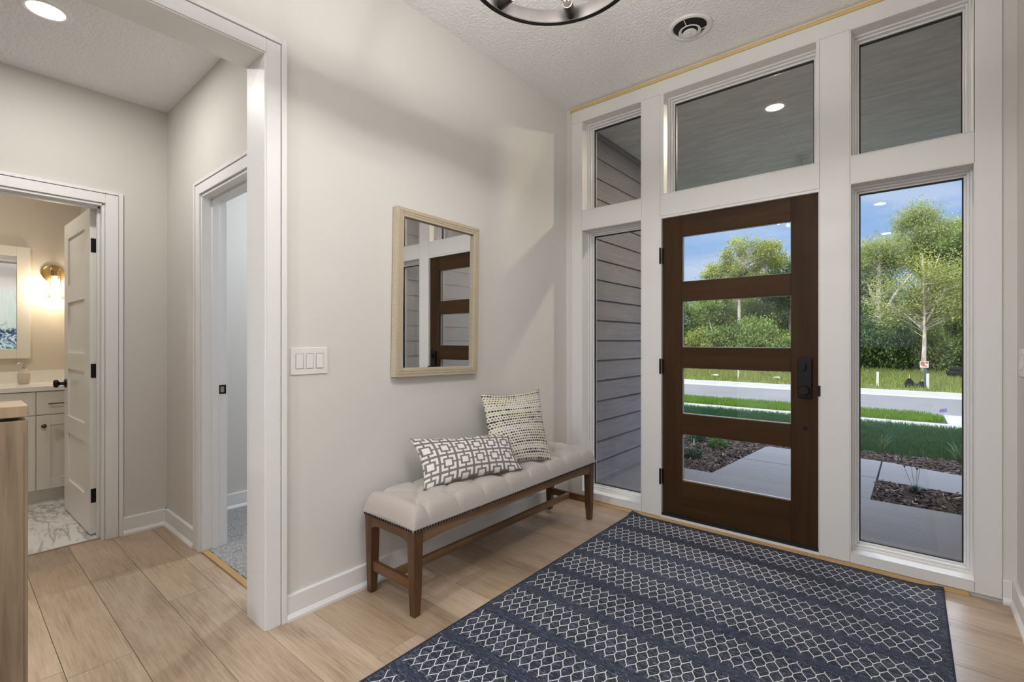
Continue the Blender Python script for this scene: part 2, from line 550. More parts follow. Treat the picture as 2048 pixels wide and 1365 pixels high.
dl(MB().box(0.7600, 0.8895, YA, YB, 0.047, 2.027), 'stile', M_door_v, bevel=0.0012)
dl(MB().box(1.5195, 1.6545, YA, YB, 0.047, 2.027), 'stile', M_door_v, bevel=0.0012)
for z0, z1 in ((1.897, 2.027), (1.467, 1.594), (1.026, 1.161), (0.589, 0.722), (0.047, 0.279)):
    dl(MB().box(0.8900, 1.5190, YA, YB, z0, z1), 'rail', M_door_h, bevel=0.0012)
M_bead = simple('pale_glazing_bead', (0.42, 0.40, 0.42), 0.4)
for z0, z1 in ((1.594, 1.897), (1.161, 1.467), (0.722, 1.026), (0.279, 0.589)):
    g = MB(); g.frame_y(0.8895, 1.5195, z0, z1, 0.0035, 0.034, 0.050)
    dl(g, 'glazing_bead', M_bead)
    dl(MB().box(0.891, 1.518, 0.041, 0.046, z0 + 0.001, z1 - 0.001), 'glass', M_glass)
dl(MB().box(0.760, 1.6545, 0.014, 0.064, 0.040, 0.047), 'door_sweep', M_gasket)
lk = dl(MB().box(1.5555, 1.6255, -0.004, 0.018, 0.883, 1.106), 'lock_plate', M_black, bevel=0.004)
kn = MB(); kn.lathe([(0.0, -0.034), (0.024, -0.034), (0.027, -0.030), (0.027, -0.012), (0.020, -0.006), (0.020, 0.018)], (1.590 - 1.205, 0.0 - 0.03, 0.925 - 0.03), 28, axis='y')
o = kn.build('knob', M_black, lk, smooth=True, sharp=40)
kn = MB(); kn.box(1.583 - 1.205, 1.597 - 1.205, -0.024 - 0.03, -0.003 - 0.03, 1.035 - 0.03, 1.075 - 0.03)
kn.build('thumb_turn', M_black, lk, bevel=0.003)
pk = MB(); pk.lathe([(0.0, -0.004), (0.012, -0.004), (0.0135, 0.0), (0.0135, 0.018)], (1.591 - 1.205, 0.02 - 0.03, 0.706 - 0.03), 20, axis='y')
pk.build('bolt_cap', M_black, D, smooth=True, sharp=40)
dl(MB().box(1.6545, 1.6665, -0.007, 0.02, 0.895, 0.955), 'latch_strike', M_black, bevel=0.003)
for za, zb in ((1.725, 1.832), (0.981, 1.083), (0.237, 0.342)):
    h = MB(); h.tube([(0.7505, -0.004, za), (0.7505, -0.004, zb)], 0.0065, 12); h.box(0.7505, 0.768, 0.004, 0.0176, za + 0.003, zb - 0.003)
    dl(h, 'hinge', M_black)

# bench wall with the cased opening to the hall
OY0, OY1, OZ = -3.03, -2.262, 2.39
m = MB()
m.box(-0.168, WX, OY1 + 0.012, 0.012, -0.1, CEIL + 0.12)
m.box(-0.168, WX, OY0 - 0.012, OY1 + 0.012, OZ + 0.012, CEIL + 0.12)
m.box(-0.168, WX, BACK, OY0 - 0.012, -0.1, CEIL + 0.12)
S(m.build('wall_left', M_wall), 'warm greige wall behind the bench')
m = MB()
m.box(-0.176, 0.0, OY1, OY1 + 0.012, 0.0, OZ + 0.012); m.box(-0.176, 0.0, OY0 - 0.012, OY0, 0.0, OZ + 0.012); m.box(-0.176, 0.0, OY0, OY1, OZ, OZ + 0.012)
# casing on the entry side: flat board and a raised back band
m.box(WX, 0.005, OY1 - 0.0 + 0.006, -2.197, 0.0, OZ + 0.062); m.box(WX, 0.009, -2.194, -2.172, 0.0, 2.478)
m.box(WX, 0.005, OY0 - 0.066, OY0 - 0.006, 0.0, OZ + 0.062); m.box(WX, 0.009, OY0 - 0.09, OY0 - 0.069, 0.0, 2.478)
m.box(WX, 0.005, OY0 - 0.006, OY1 + 0.006, OZ + 0.006, OZ + 0.0625); m.box(WX, 0.009, OY0 - 0.069, -2.194, OZ + 0.0655, 2.478)
m.box(-0.185, -0.168, OY1 + 0.006, -2.19, 0.0, OZ + 0.07); m.box(-0.185, -0.168, OY0 - 0.07, OY1 - 0.01, OZ + 0.006, OZ + 0.07)
S(m.build('trim_5', M_trim, bevel=0.0015, seg=1), 'white casing of the opening into the hall')

def baseboard(name, label, segs, h=0.108):
    """segs: (axis, fixed, from, to, side) ; board plus shoe moulding"""
    b = MB()
    for ax, fx, a, c, sd_ in segs:
        t1, t2 = 0.015 * sd_, 0.027 * sd_
        prof = [(0, 0), (t2, 0), (t2, 0.012), (t1 * 1.15, 0.026), (t1, 0.028), (t1, h - 0.004), (t1 * 0.8, h), (0, h)]
        n = len(prof)
        if ax == 'y': vs = [(fx + p, a, z) for p, z in prof] + [(fx + p, c, z) for p, z in prof]
        else: vs = [(a, fx + p, z) for p, z in prof] + [(c, fx + p, z) for p, z in prof]
        fs = [tuple(range(n)), tuple(range(n, 2 * n))[::-1]] + [(i, (i + 1) % n, (i + 1) % n + n, i + n) for i in range(n)]
        b.add(vs, fs)
    return S(b.build(name, M_trim), label)
baseboard('baseboard_left', 'white baseboard under the bench', [('y', WX, -2.172, 0.011, 1), ('y', WX, BACK, OY0 - 0.09, 1)])
baseboard('baseboard_right', 'white baseboard of the right wall', [('y', RX, SY1, 0.011, -1), ('y', RX, BACK, SY0, -1), ('x', 0.012, 2.373, RX - 0.016, -1)])

m = MB()

m.box(RX, RX + 0.15, SY1, 0.012, -0.1, CEIL + 0.12); m.box(RX, RX + 0.15, BACK, SY0, -0.1, CEIL + 0.12)
m.box(RX, RX + 0.15, SY0, SY1, -0.1, 0.10); m.box(RX, RX + 0.15, SY0, SY1, 2.75, CEIL + 0.12)
S(m.build('wall_right', M_wall), 'pale right wall of the entry')
w = empty('window_8', (RX + 0.08, 0.5 * (SY0 + SY1), 0.10), 'added unseen window in the right wall behind the camera, letting in side light', kind='structure')  # opening added so sky light reaches the bench wall
f = MB(); f.frame_x(-1.275, 1.275, 0, 2.65, 0.05, -0.05, 0.05); f.box(-0.04, 0.04, -0.02, 0.02, 0.05, 2.6); f.build('window_frame', M_trim, w)
MB().box(-0.003, 0.003, -1.225, 1.225, 0.05, 2.6).build('glass', M_glass, w)
# rear wall with a wide window added far behind the camera for daylight
m = MB()
m.box(-0.168, 0.30, BACK - 0.15, BACK, -0.1, CEIL + 0.12); m.box(2.15, 2.57, BACK - 0.15, BACK, -0.1, CEIL + 0.12)
m.box(0.30, 2.15, BACK - 0.15, BACK, -0.1, 0.25); m.box(0.30, 2.15, BACK - 0.15, BACK, 2.75, CEIL + 0.12)
S(m.build('wall_back', M_wall), 'far wall behind the camera')
w = empty('window_6', (1.225, BACK, 0.25), 'added unseen window in the wall behind the camera, letting in daylight', kind='structure')
f = MB(); f.frame_y(-0.925, 0.925, 0, 2.5, 0.05, -0.12, -0.03); f.box(-0.02, 0.02, -0.11, -0.04, 0.05, 2.45); f.build('window_frame', M_trim, w)
MB().box(-0.875, 0.875, -0.08, -0.075, 0.05, 2.45).build('glass', M_glass, w)
S(MB().box(-0.168, 2.57, BACK - 0.15, 0.012, CEIL, CEIL + 0.1).build('ceiling', M_ceil), 'textured pale ceiling of the entry')

# ---- hall behind the opening
HX, HY, HZ = -1.70, -2.165, 2.70
PY0, PY1, DZ = -3.255, -2.485, 2.030
m = MB()
m.box(HX - 0.12, HX, PY1, HY + 0.12, -0.1, HZ + 0.3); m.box(HX - 0.12, HX, PY0, PY1, DZ, HZ + 0.3); m.box(HX - 0.12, HX, -4.5, PY0, -0.1, HZ + 0.3)
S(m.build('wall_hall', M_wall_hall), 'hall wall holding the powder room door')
BX0, BX1 = -1.045, -0.285
m = MB()
m.box(HX, BX0, HY, HY + 0.12, -0.1, HZ + 0.3); m.box(BX0, BX1, HY, HY + 0.12, DZ, HZ + 0.3); m.box(BX1, -0.168, HY, HY + 0.12, -0.1, HZ + 0.3)
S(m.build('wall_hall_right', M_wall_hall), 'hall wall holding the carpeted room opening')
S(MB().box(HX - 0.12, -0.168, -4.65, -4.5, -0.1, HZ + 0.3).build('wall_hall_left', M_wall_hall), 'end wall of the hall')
S(MB().box(HX, -0.168, -4.5, HY, HZ, HZ + 0.1).build('ceiling_hall', M_ceil), 'lower textured ceiling of the hall')
# casings in the hall
m = MB()
x = HX
m.box(x, x + 0.014, PY1 + 0.006, PY1 + 0.068, 0, DZ + 0.062); m.box(x, x + 0.019, PY1 + 0.0695, PY1 + 0.090, 0, DZ + 0.082)
m.box(x, x + 0.014, PY0 - 0.068, PY0 - 0.006, 0, DZ + 0.062); m.box(x, x + 0.014, PY0 - 0.006, PY1 + 0.006, DZ + 0.006, DZ + 0.062)
m.box(x, x + 0.019, PY0 - 0.07, PY1 + 0.0695, DZ + 0.0645, DZ + 0.082)
m.box(x - 0.125, x + 0.004, PY1 - 0.010, PY1 + 0.004, 0, DZ); m.box(x - 0.125, x + 0.004, PY0 - 0.004, PY0 + 0.01, 0, DZ); m.box(x - 0.125, x + 0.004, PY0, PY1, DZ - 0.01, DZ + 0.004)
m.box(x - 0.08, x - 0.045, PY1 - 0.022, PY1 - 0.01, 0, DZ - 0.01); m.box(x - 0.08, x - 0.045, PY0 + 0.01, PY1 - 0.01, DZ - 0.022, DZ - 0.01)
S(m.build('trim_6', M_trim, bevel=0.0015, seg=1), 'white casing of the powder room door')
m = MB()
y = HY
m.box(BX0 - 0.068, BX0 - 0.006, y - 0.014, y, 0, DZ + 0.062); m.box(BX0 - 0.090, BX0 - 0.0695, y - 0.019, y, 0, DZ + 0.082)
m.box(BX0 - 0.006, BX1 + 0.006, y - 0.014, y, DZ + 0.006, DZ + 0.062); m.box(BX0 - 0.0695, -0.19, y - 0.019, y, DZ + 0.0645, DZ + 0.082)
m.box(BX1 + 0.006, BX1 + 0.068, y - 0.014, y, 0, DZ + 0.062)
m.box(BX0 - 0.004, BX0 + 0.010, y - 0.004, y + 0.125, 0, DZ); m.box(BX1 - 0.010, BX1 + 0.004, y - 0.004, y + 0.125, 0, DZ); m.box(BX0, BX1, y - 0.004, y + 0.125, DZ - 0.01, DZ + 0.004)
m.box(BX0 + 0.010, BX0 + 0.022, y + 0.045, y + 0.080, 0, DZ - 0.01); m.box(BX0 + 0.01, BX1 - 0.01, y + 0.045, y + 0.080, DZ - 0.022, DZ - 0.01)
m.box(BX0 - 0.068, BX0 - 0.006, y + 0.12, y + 0.134, 0, DZ + 0.062); m.box(BX0 - 0.006, BX1 + 0.006, y + 0.12, y + 0.134, DZ + 0.006, DZ + 0.062)
S(m.build('trim_7', M_trim, bevel=0.0015, seg=1), 'white casing of the carpeted room opening')
# strike plate on that jamb
t_ = empty('strike_plate', (BX0 + 0.0105, HY + 0.100, 0.92), 'small black strike plate on the white jamb of the carpeted room', 'strike plate')
m = MB(); m.frame_x(-0.020, 0.020, -0.026, 0.026, 0.010, 0.0, 0.0022); m.build('plate', M_black, t_)
MB().box(-0.0002, 0.0012, -0.010, 0.010, -0.016, 0.016).build('latch_hole', simple('bare_wood_hole', (0.35, 0.27, 0.18), 0.8), t_)
baseboard('baseboard_hall', 'white baseboard in the hall corner', [('y', HX, PY1 + 0.09, HY, 1), ('x', HY, HX, BX0 - 0.09, -1)])
m = MB(); m.box(BX0 + 0.012, BX1 - 0.012, HY - 0.004, HY + 0.030, 0.0, 0.010)
S(m.build('trim_8', wood('oak_reducer', (0.40, 0.24, 0.09), (0.56, 0.38, 0.17), 0), bevel=0.004), 'oak edge strip between planks and carpet')

# ---- carpeted room
def carpet():
    m, t, out = newmat('speckled_carpet')
    co = t.coord()
    a, _ = t.noise(co, 150, 3, 0.7)
    b, _ = t.noise(co, 420, 2, 0.6)
    col = t.ramp(t.m('ADD', t.m('MULTIPLY', a, 0.6), t.m('MULTIPLY', b, 0.4)), [(0.40, (0.16, 0.16, 0.17)), (0.5, (0.40, 0.39, 0.38)), (0.62, (0.68, 0.66, 0.64))])
    principled(t, out, col, 0.95, 0, t.bump(a, 0.8, 0.01), 0.1)
    return m
def carpet_mesh():
    nx, ny = 70, 200
    x0, x1, y0, y1 = -1.68, -0.28, HY + 0.030, 2.3
    b = MB(); vs = []; rng = random.Random(3)
    for j in range(ny + 1):
        for i in range(nx + 1):
            vs.append((x0 + (x1 - x0) * i / nx, y0 + (y1 - y0) * j / ny, 0.006 + rng.uniform(0, 0.006)))
    fs = [(j * (nx + 1) + i, j * (nx + 1) + i + 1, (j + 1) * (nx + 1) + i + 1, (j + 1) * (nx + 1) + i) for j in range(ny) for i in range(nx)]
    b.add(vs, fs)
    return b
S(MB().box(-1.68, -0.168, HY + 0.0305, 2.3, -0.1, 0.004).build('floor_carpet_base', M_sub), 'floor slab of the carpeted room')
o = carpet_mesh().build('floor_carpet', carpet(), recalc=False); S(o, 'grey speckled carpet of the side room')
M_wall_b = wall_paint('room_paint', (0.66, 0.635, 0.60))
m = MB(); m.box(-1.83, -1.68, HY + 0.12, 2.45, -0.1, 3.1)
S(m.build('wall_room', M_wall_b), 'wall of the carpeted side room')
m = MB(); m.box(-1.68, -1.45, 2.3, 2.45, -0.1, 3.1); m.box(-0.5, -0.24, 2.3, 2.45, -0.1, 3.1); m.box(-1.45, -0.5, 2.3, 2.45, -0.1, 0.7); m.box(-1.45, -0.5, 2.3, 2.45, 2.2, 3.1)
S(m.build('wall_room_front', M_wall_b), 'window wall of the carpeted side room')
S(MB().box(-0.28, -0.22, 0.012, 2.3, -0.1, 3.1).build('wall_room_side', M_wall_b), 'inner side of the porch wall')
S(MB().box(-1.68, -0.168, HY + 0.12, 2.3, HZ, HZ + 0.1).build('ceiling_room', M_ceil), 'ceiling of the carpeted side room')
w = empty('window_7', (-0.975, 2.375, 0.7), 'window of the carpeted side room', kind='structure')
f = MB(); f.frame_y(-0.475, 0.475, 0, 1.5, 0.05, -0.04, 0.04); f.build('window_frame', M_trim, w)
MB().box(-0.43, 0.43, -0.003, 0.003, 0.045, 1.455).build('glass', M_glass, w)
baseboard('baseboard_room', 'white baseboard of the side room', [('y', -1.68, HY + 0.135, 2.3, 1)], 0.112)

# ---- powder room
def marble():
    m, t, out = newmat('veined_marble_tile')
    co = t.coord()
    w1, wc = t.noise(co, 1.7, 4, 0.6, 0.5)
    n1, _ = t.noise(t.mapping(co, rot=(0, 0, 0.55), scale=(1.0, 2.6, 1.0)), 1.5, 5, 0.55, 1.1)
    n2, _ = t.noise(t.mapping(co, loc=(5, 2, 0), rot=(0, 0, 0.75), scale=(1.2, 3.0, 1.0)), 2.3, 5, 0.6, 0.9)
    v1 = t.m('ABSOLUTE', t.m('SUBTRACT', n1, 0.5)); v2 = t.m('ABSOLUTE', t.m('SUBTRACT', n2, 0.5))
    vein = t.m('MAXIMUM', t.ramp(v1, [(0.0, (1, 1, 1)), (0.006, (0.8, 0.8, 0.8)), (0.035, (0, 0, 0))]), t.m('MULTIPLY', t.ramp(v2, [(0.0, (1, 1, 1)), (0.004, (0.7, 0.7, 0.7)), (0.02, (0, 0, 0))]), 0.7))
    soft = t.ramp(w1, [(0.45, (0, 0, 0)), (0.7, (1, 1, 1))])
    col = t.mix(t.m('MULTIPLY', soft, 0.25), (0.80, 0.79, 0.78), (0.48, 0.46, 0.45))
    col = t.mix(t.m('MULTIPLY', vein, 0.7), col, (0.22, 0.19, 0.17))
    s_ = t.sep(co)
    g1 = t.m('ABSOLUTE', t.m('SUBTRACT', t.m('FRACT', t.m('DIVIDE', t.m('ADD', s_[0], 2.19), 0.60)), 0.5))
    g = t.m('GREATER_THAN', g1, 0.497)
    g2 = t.m('GREATER_THAN', t.m('ABSOLUTE', t.m('SUBTRACT', t.m('FRACT', t.m('DIVIDE', t.m('ADD', s_[1], 2.35), 0.60)), 0.5)), 0.497)
    col = t.mix(t.m('MULTIPLY', t.m('MAXIMUM', g, g2), 0.5), col, (0.45, 0.44, 0.43))
    principled(t, out, col, 0.18, 0, None, 0.5)
    return m
S(MB().box(-3.45, -1.74, -4.5, -2.345, -0.1, 0.002).build('floor_powder', marble()), 'white veined tile floor of the powder room')
S(MB().box(-1.745, -1.732, PY0 + 0.01, PY1 - 0.01, 0.0, 0.006).build('trim_9', simple('metal_tile_edge', (0.45, 0.40, 0.34), 0.4, 0.6)), 'thin metal edge between tile and planks')
m = MB(); m.box(-3.60, -3.45, -4.65, -2.2, -0.1, 3.0)
S(m.build('wall_powder_back', M_wall_p), 'wall behind the vanity')
S(MB().box(-3.45, -1.83, -2.345, -2.20, -0.1, 3.0).build('wall_powder_right', M_wall_p), 'right wall of the powder room')
S(MB().box(-3.45, -1.83, -4.65, -4.5, -0.1, 3.0).build('wall_powder_left', M_wall_p), 'left wall of the powder room')
S(MB().box(-1.829, -1.821, -4.5, PY0, 0.0, 3.0).build('wall_powder_inner', M_wall_p), 'inner face of the powder room door wall')
S(MB().box(-3.45, -1.82, -4.5, -2.345, 2.7, 2.8).build('ceiling_powder', M_ceil), 'ceiling of the powder room')

# the white four panel door, swung into the powder room
M_door_w = simple('white_door_paint', (0.80, 0.785, 0.755), 0.30, var=0.012, bump=0.03, bscale=80)
D2 = empty('door_2', (-1.826, -2.494, 0.0), 'white four panel door standing open into the powder room', kind='structure', rot=(0, 0, math.radians(1.6)))
LEN, TH = 0.762, 0.035
# local: door runs along -x from the hinge, face towards -y at y=-TH
cols = [(-LEN, -LEN + 0.115), (-0.145, 0.0)]
b = MB()
zs = [(0.012, 0.235), (0.565 + 0.0, 0.680), (1.010, 1.122), (1.470, 1.585), (1.915, 2.022)]
pan = [(0.235, 0.565), (0.680, 1.010), (1.122, 1.470), (1.585, 1.915)]
b.box(cols[0][0], cols[0][1], -TH, 0, 0.012, 2.022); b.box(cols[1][0], cols[1][1], -TH, 0, 0.012, 2.022)
for z0, z1 in zs: b.box(cols[0][1], cols[1][0], -TH, 0, z0, z1)
for z0, z1 in pan: b.box(cols[0][1], cols[1][0], -TH + 0.011, -0.011, z0, z1)
b.build('door_leaf', M_door_w, D2)
for zc in (1.793, 1.018, 0.248):
    h = MB(); h.box(0.0002, 0.0028, -0.031, -0.002, zc - 0.043, zc + 0.043); h.tube([(0.007, 0.003, zc - 0.044), (0.007, 0.003, zc + 0.044)], 0.0055, 12)
    h.build('hinge', M_black, D2, bevel=0.001)
k = MB()
k.lathe([(0.0, -0.066), (0.018, -0.066), (0.027, -0.060), (0.029, -0.052), (0.027, -0.044), (0.013, -0.036), (0.011, -0.022), (0.014, -0.012), (0.028, -0.009), (0.031, -0.003), (0.031, 0.0)], (-LEN + 0.060, -TH, 0.905), 28, axis='y')
k.build('door_knob', M_black, D2, smooth=True, sharp=50)

# ================================================================== BENCH
def at(parent, mb):
    L = parent.location
    mb.v = [(x - L.x, y - L.y, z - L.z) for x, y, z in mb.v]
    return mb

BE = empty('upholstered_bench', (0.2225, -1.045, 0.0), 'long tufted linen bench with nailhead edge on dark wooden legs', 'bench')
X0, X1, BY0, BY1 = 0.040, 0.405, -1.812, -0.290
def leg(xc, yc, sx, sy):
    b = MB()
    # straight top block, foot splayed a little and tapering
    xo, yo = xc - sx * 0.027, yc - sy * 0.027
    b.hexa([(xc + sx * 0.002 - 0.016, yc + sy * 0.002 - 0.016, 0.0), (xc + sx * 0.002 + 0.016, yc + sy * 0.002 - 0.016, 0.0), (xc + sx * 0.002 + 0.016, yc + sy * 0.002 + 0.016, 0.0), (xc + sx * 0.002 - 0.016, yc + sy * 0.002 + 0.016, 0.0)],
           [(xc - 0.021, yc - 0.021, 0.11), (xc + 0.021, yc - 0.021, 0.11), (xc + 0.021, yc + 0.021, 0.11), (xc - 0.021, yc + 0.021, 0.11)])
    b.hexa([(xc - 0.021, yc - 0.021, 0.11), (xc + 0.021, yc - 0.021, 0.11), (xc + 0.021, yc + 0.021, 0.11), (xc - 0.021, yc + 0.021, 0.11)],
           [(xc - 0.0255, yc - 0.0255, 0.372), (xc + 0.0255, yc - 0.0255, 0.372), (xc + 0.0255, yc + 0.0255, 0.372), (xc - 0.0255, yc + 0.0255, 0.372)])
    at(BE, b).build('leg', M_bench_z, BE, bevel=0.002)
for sx, xx in ((-1, X0 + 0.022), (1, X1 - 0.022)):
    for sy, yy in ((-1, BY0 + 0.024), (1, BY1 - 0.024)):
        leg(xx, yy, sx, sy)
def curved_apron(axis, a, b_, f0, f1, dz=0.040, arch=0.020):
    b = MB(); n = 24; vs = []
    for i in range(n + 1):
        u = i / n; p = a + (b_ - a) * u
        zl = 0.372 - dz - 0.0 - arch * (abs(2 * u - 1) ** 6)
        for q, z in ((f0, zl), (f1, zl), (f1, 0.372), (f0, 0.372)):
            vs.append((p, q, z) if axis == 'x' else (q, p, z))
    fs = []
    for i in range(n):
        for k in range(4): fs.append((i * 4 + k, i * 4 + (k + 1) % 4, (i + 1) * 4 + (k + 1) % 4, (i + 1) * 4 + k))
    fs += [(0, 3, 2, 1), (n * 4, n * 4 + 1, n * 4 + 2, n * 4 + 3)]
    b.add(vs, fs)
    return b
for f0, f1 in ((X1 - 0.024, X1 - 0.002), (X0 + 0.002, X0 + 0.024)):
    at(BE, curved_apron('y', BY0 + 0.048, BY1 - 0.048, f0, f1)).build('apron', M_bench_y, BE, bevel=0.001, seg=1)
for f0, f1 in ((BY0 + 0.001, BY0 + 0.023), (BY1 - 0.023, BY1 - 0.001)):
    at(BE, curved_apron('x', X0 + 0.046, X1 - 0.046, f0, f1)).build('apron', M_bench_x, BE, bevel=0.001, seg=1)
for ya, yb in ((BY0 + 0.012, BY0 + 0.034), (BY1 - 0.034, BY1 - 0.012)):
    at(BE, MB().box(X0 + 0.041, X1 - 0.041, ya, yb, 0.108, 0.152)).build('end_stretcher', M_bench_x, BE, bevel=0.002)
at(BE, MB().box(0.2105, 0.2345, BY0 + 0.034, BY1 - 0.034, 0.112, 0.149)).build('long_stretcher', M_bench_y, BE, bevel=0.002)

def linen():
    m, t, out = newmat('tufted_linen')
    co = t.coord()
    a, _ = t.noise(t.mapping(co, scale=(420, 900, 420)), 1.0, 2, 0.6)
    b, _ = t.noise(t.mapping(co, scale=(900, 160, 900)), 1.0, 2, 0.6)
    c, _ = t.noise(co, 12, 3)
    f = t.m('ADD', t.m('MULTIPLY', a, 0.5), t.m('MULTIPLY', b, 0.5))
    col = t.ramp(f, [(0.35, (0.42, 0.365, 0.33)), (0.65, (0.60, 0.54, 0.50))])
    col = t.mix(t.m('MULTIPLY', c, 0.25), col, (0.45, 0.42, 0.39))
    principled(t, out, col, 0.9, 0, t.bump(f, 0.25, 0.002), 0.2, sheen=0.25)
    return m
M_linen = linen()
M_nail = simple('antique_nail', (0.028, 0.022, 0.020), 0.38, 0.8)
# cushion height field with diamond tufting
ROWS = (0.118, 0.2225, 0.327)
pitch = 0.186
bt = []
for r_, xr in enumerate(ROWS):
    off = 0.0 if r_ != 1 else pitch / 2
    yy = -1.735 + off
    while yy < -0.33:
        bt.append((xr, yy, r_)); yy += pitch
segs_ = []
for (xa, ya, ra) in bt:
    for (xb, yb, rb) in bt:
        if rb == 1 and ra != 1 and abs(yb - ya) < pitch * 0.6: segs_.append((xa, ya, xb, yb, 0.0145))
    if ra == 2: segs_.append((xa, ya, 0.42, ya, 0.021))
    if ra == 0: segs_.append((xa, ya, 0.02, ya, 0.016))
CX0, CX1, CY0, CY1 = 0.032, 0.415, -1.822, -0.280
def axis_samples(a, b, n):
    u = np.linspace(0, 1, n)
    w_ = 0.5 - 0.5 * np.cos(PI * u)
    return a + (b - a) * (0.55 * w_ + 0.45 * u)
gx = axis_samples(CX0, CX1, 80); gy = np.concatenate([np.linspace(0, 0.06, 16)[:-1] ** 1.0 + CY0, np.linspace(CY0 + 0.06, CY1 - 0.06, 320), (CY1 - 0.06) + np.linspace(0, 0.06, 16)[1:]])
GX, GY = np.meshgrid(gx, gy)
def edge(e, r): return np.sqrt(np.clip(1 - (1 - np.clip(e / r, 0, 1)) ** 2.6, 0, 1))
ex = np.minimum(GX - CX0, CX1 - GX); ey = np.minimum(GY - CY0, CY1 - GY)
prof = edge(ex, 0.055) * edge(ey, 0.055)
hh = 0.090 * prof + 0.012 * np.sin(PI * (GX - CX0) / (CX1 - CX0))
cut = np.zeros_like(hh)
for (xa, ya, xb, yb, dep) in segs_:
    dx, dy = xb - xa, yb - ya
    L2 = dx * dx + dy * dy
    tt = np.clip(((GX - xa) * dx + (GY - ya) * dy) / L2, 0, 1)
    d = np.hypot(GX - xa - tt * dx, GY - ya - tt * dy)
    cut = np.maximum(cut, dep * np.exp(-d / 0.012))
dimp = np.zeros_like(hh)
for (xa, ya, r_) in bt:
    d = np.hypot(GX - xa, GY - ya)
    dimp = np.maximum(dimp, 0.034 * np.exp(-(d / 0.024) ** 1.4))
hz = np.maximum(hh - (cut + dimp) * np.clip(prof * 1.2, 0, 1), 0.0)
b = MB()
ny_, nx_ = hz.shape
vs = [(GX[j, i], GY[j, i], 0.388 + hz[j, i]) for j in range(ny_) for i in range(nx_)]
fs = [(j * nx_ + i, j * nx_ + i + 1, (j + 1) * nx_ + i + 1, (j + 1) * nx_ + i) for j in range(ny_ - 1) for i in range(nx_ - 1)]
b.add(vs, fs)
# sides down to the wooden frame
loop = [(0, i) for i in range(nx_)] + [(j, nx_ - 1) for j in range(1, ny_)] + [(ny_ - 1, i) for i in range(nx_ - 2, -1, -1)] + [(j, 0) for j in range(ny_ - 2, 0, -1)]
n = len(loop)
cxm, cym = 0.5 * (CX0 + CX1), 0.5 * (CY0 + CY1)
def inset(x, y, d): return (min(max(x, CX0 + d), CX1 - d), min(max(y, CY0 + d), CY1 - d))
base_i = len(b.v)
for (j, i) in loop: b.v.append((GX[j, i], GY[j, i], 0.388 + hz[j, i]))
for (j, i) in loop: b.v.append((*inset(GX[j, i], GY[j, i], 0.008), 0.3722))
for k in range(n):
    b.f.append((base_i + k, base_i + (k + 1) % n, base_i + n + (k + 1) % n, base_i + n + k)); b.mi.append(0)
at(BE, b).build('seat_cushion', M_linen, BE, smooth=True)
for (xa, ya, r_) in bt:
    z = 0.388 + 0.090 + 0.012 * math.sin(PI * (xa - CX0) / (CX1 - CX0)) - 0.0480
    q = MB(); q.lathe([(0.0, 0.004), (0.006, 0.0032), (0.0095, 0.0), (0.009, -0.004)], (xa, ya, z), 12)
    at(BE, q).build('tuft_button', M_linen, BE, smooth=True)
nails = []
yy = CY0 + 0.010
while yy < CY1 - 0.008: nails.append((CX1 - 0.0035, yy, 0)); yy += 0.0166
xx = CX0 + 0.014
while xx < CX1 - 0.012: nails.append((xx, CY0 + 0.0035, 1)); xx += 0.0166
nails.sort(key=lambda p: math.hypot(p[0] - CAM.x, p[1] - CAM.y))
nm = None
rest = MB()
for k, (xa, ya, side) in enumerate(nails):
    if k < 100:
        o = None
        if side == 0 or True:
            key = side
        q = MB(); q.lathe([(0.0, 0.0050), (0.0035, 0.0044), (0.0058, 0.0022), (0.0064, 0.0)], (0, 0, 0), 10, axis='x' if side == 0 else 'y')
        if side: q.v = [(x, -y, z) for x, y, z in q.v]
        if nm is None: nm = {}
        if side not in nm:
            nm[side] = q.build('nailhead', M_nail, BE, smooth=True)
            o = nm[side]
        else:
            o = nm[side].copy(); COL.objects.link(o); o.parent = BE
        o.location = (xa - BE.location.x, ya - BE.location.y, 0.3805)
    else:
        rest.lathe([(0.0, 0.0050), (0.0035, 0.0044), (0.0058, 0.0022), (0.0064, 0.0)], (xa, ya, 0.3805), 8, axis='x')
o = at(BE, rest).build('nailhead_row', M_nail, BE, smooth=True); o['kind'] = 'stuff'

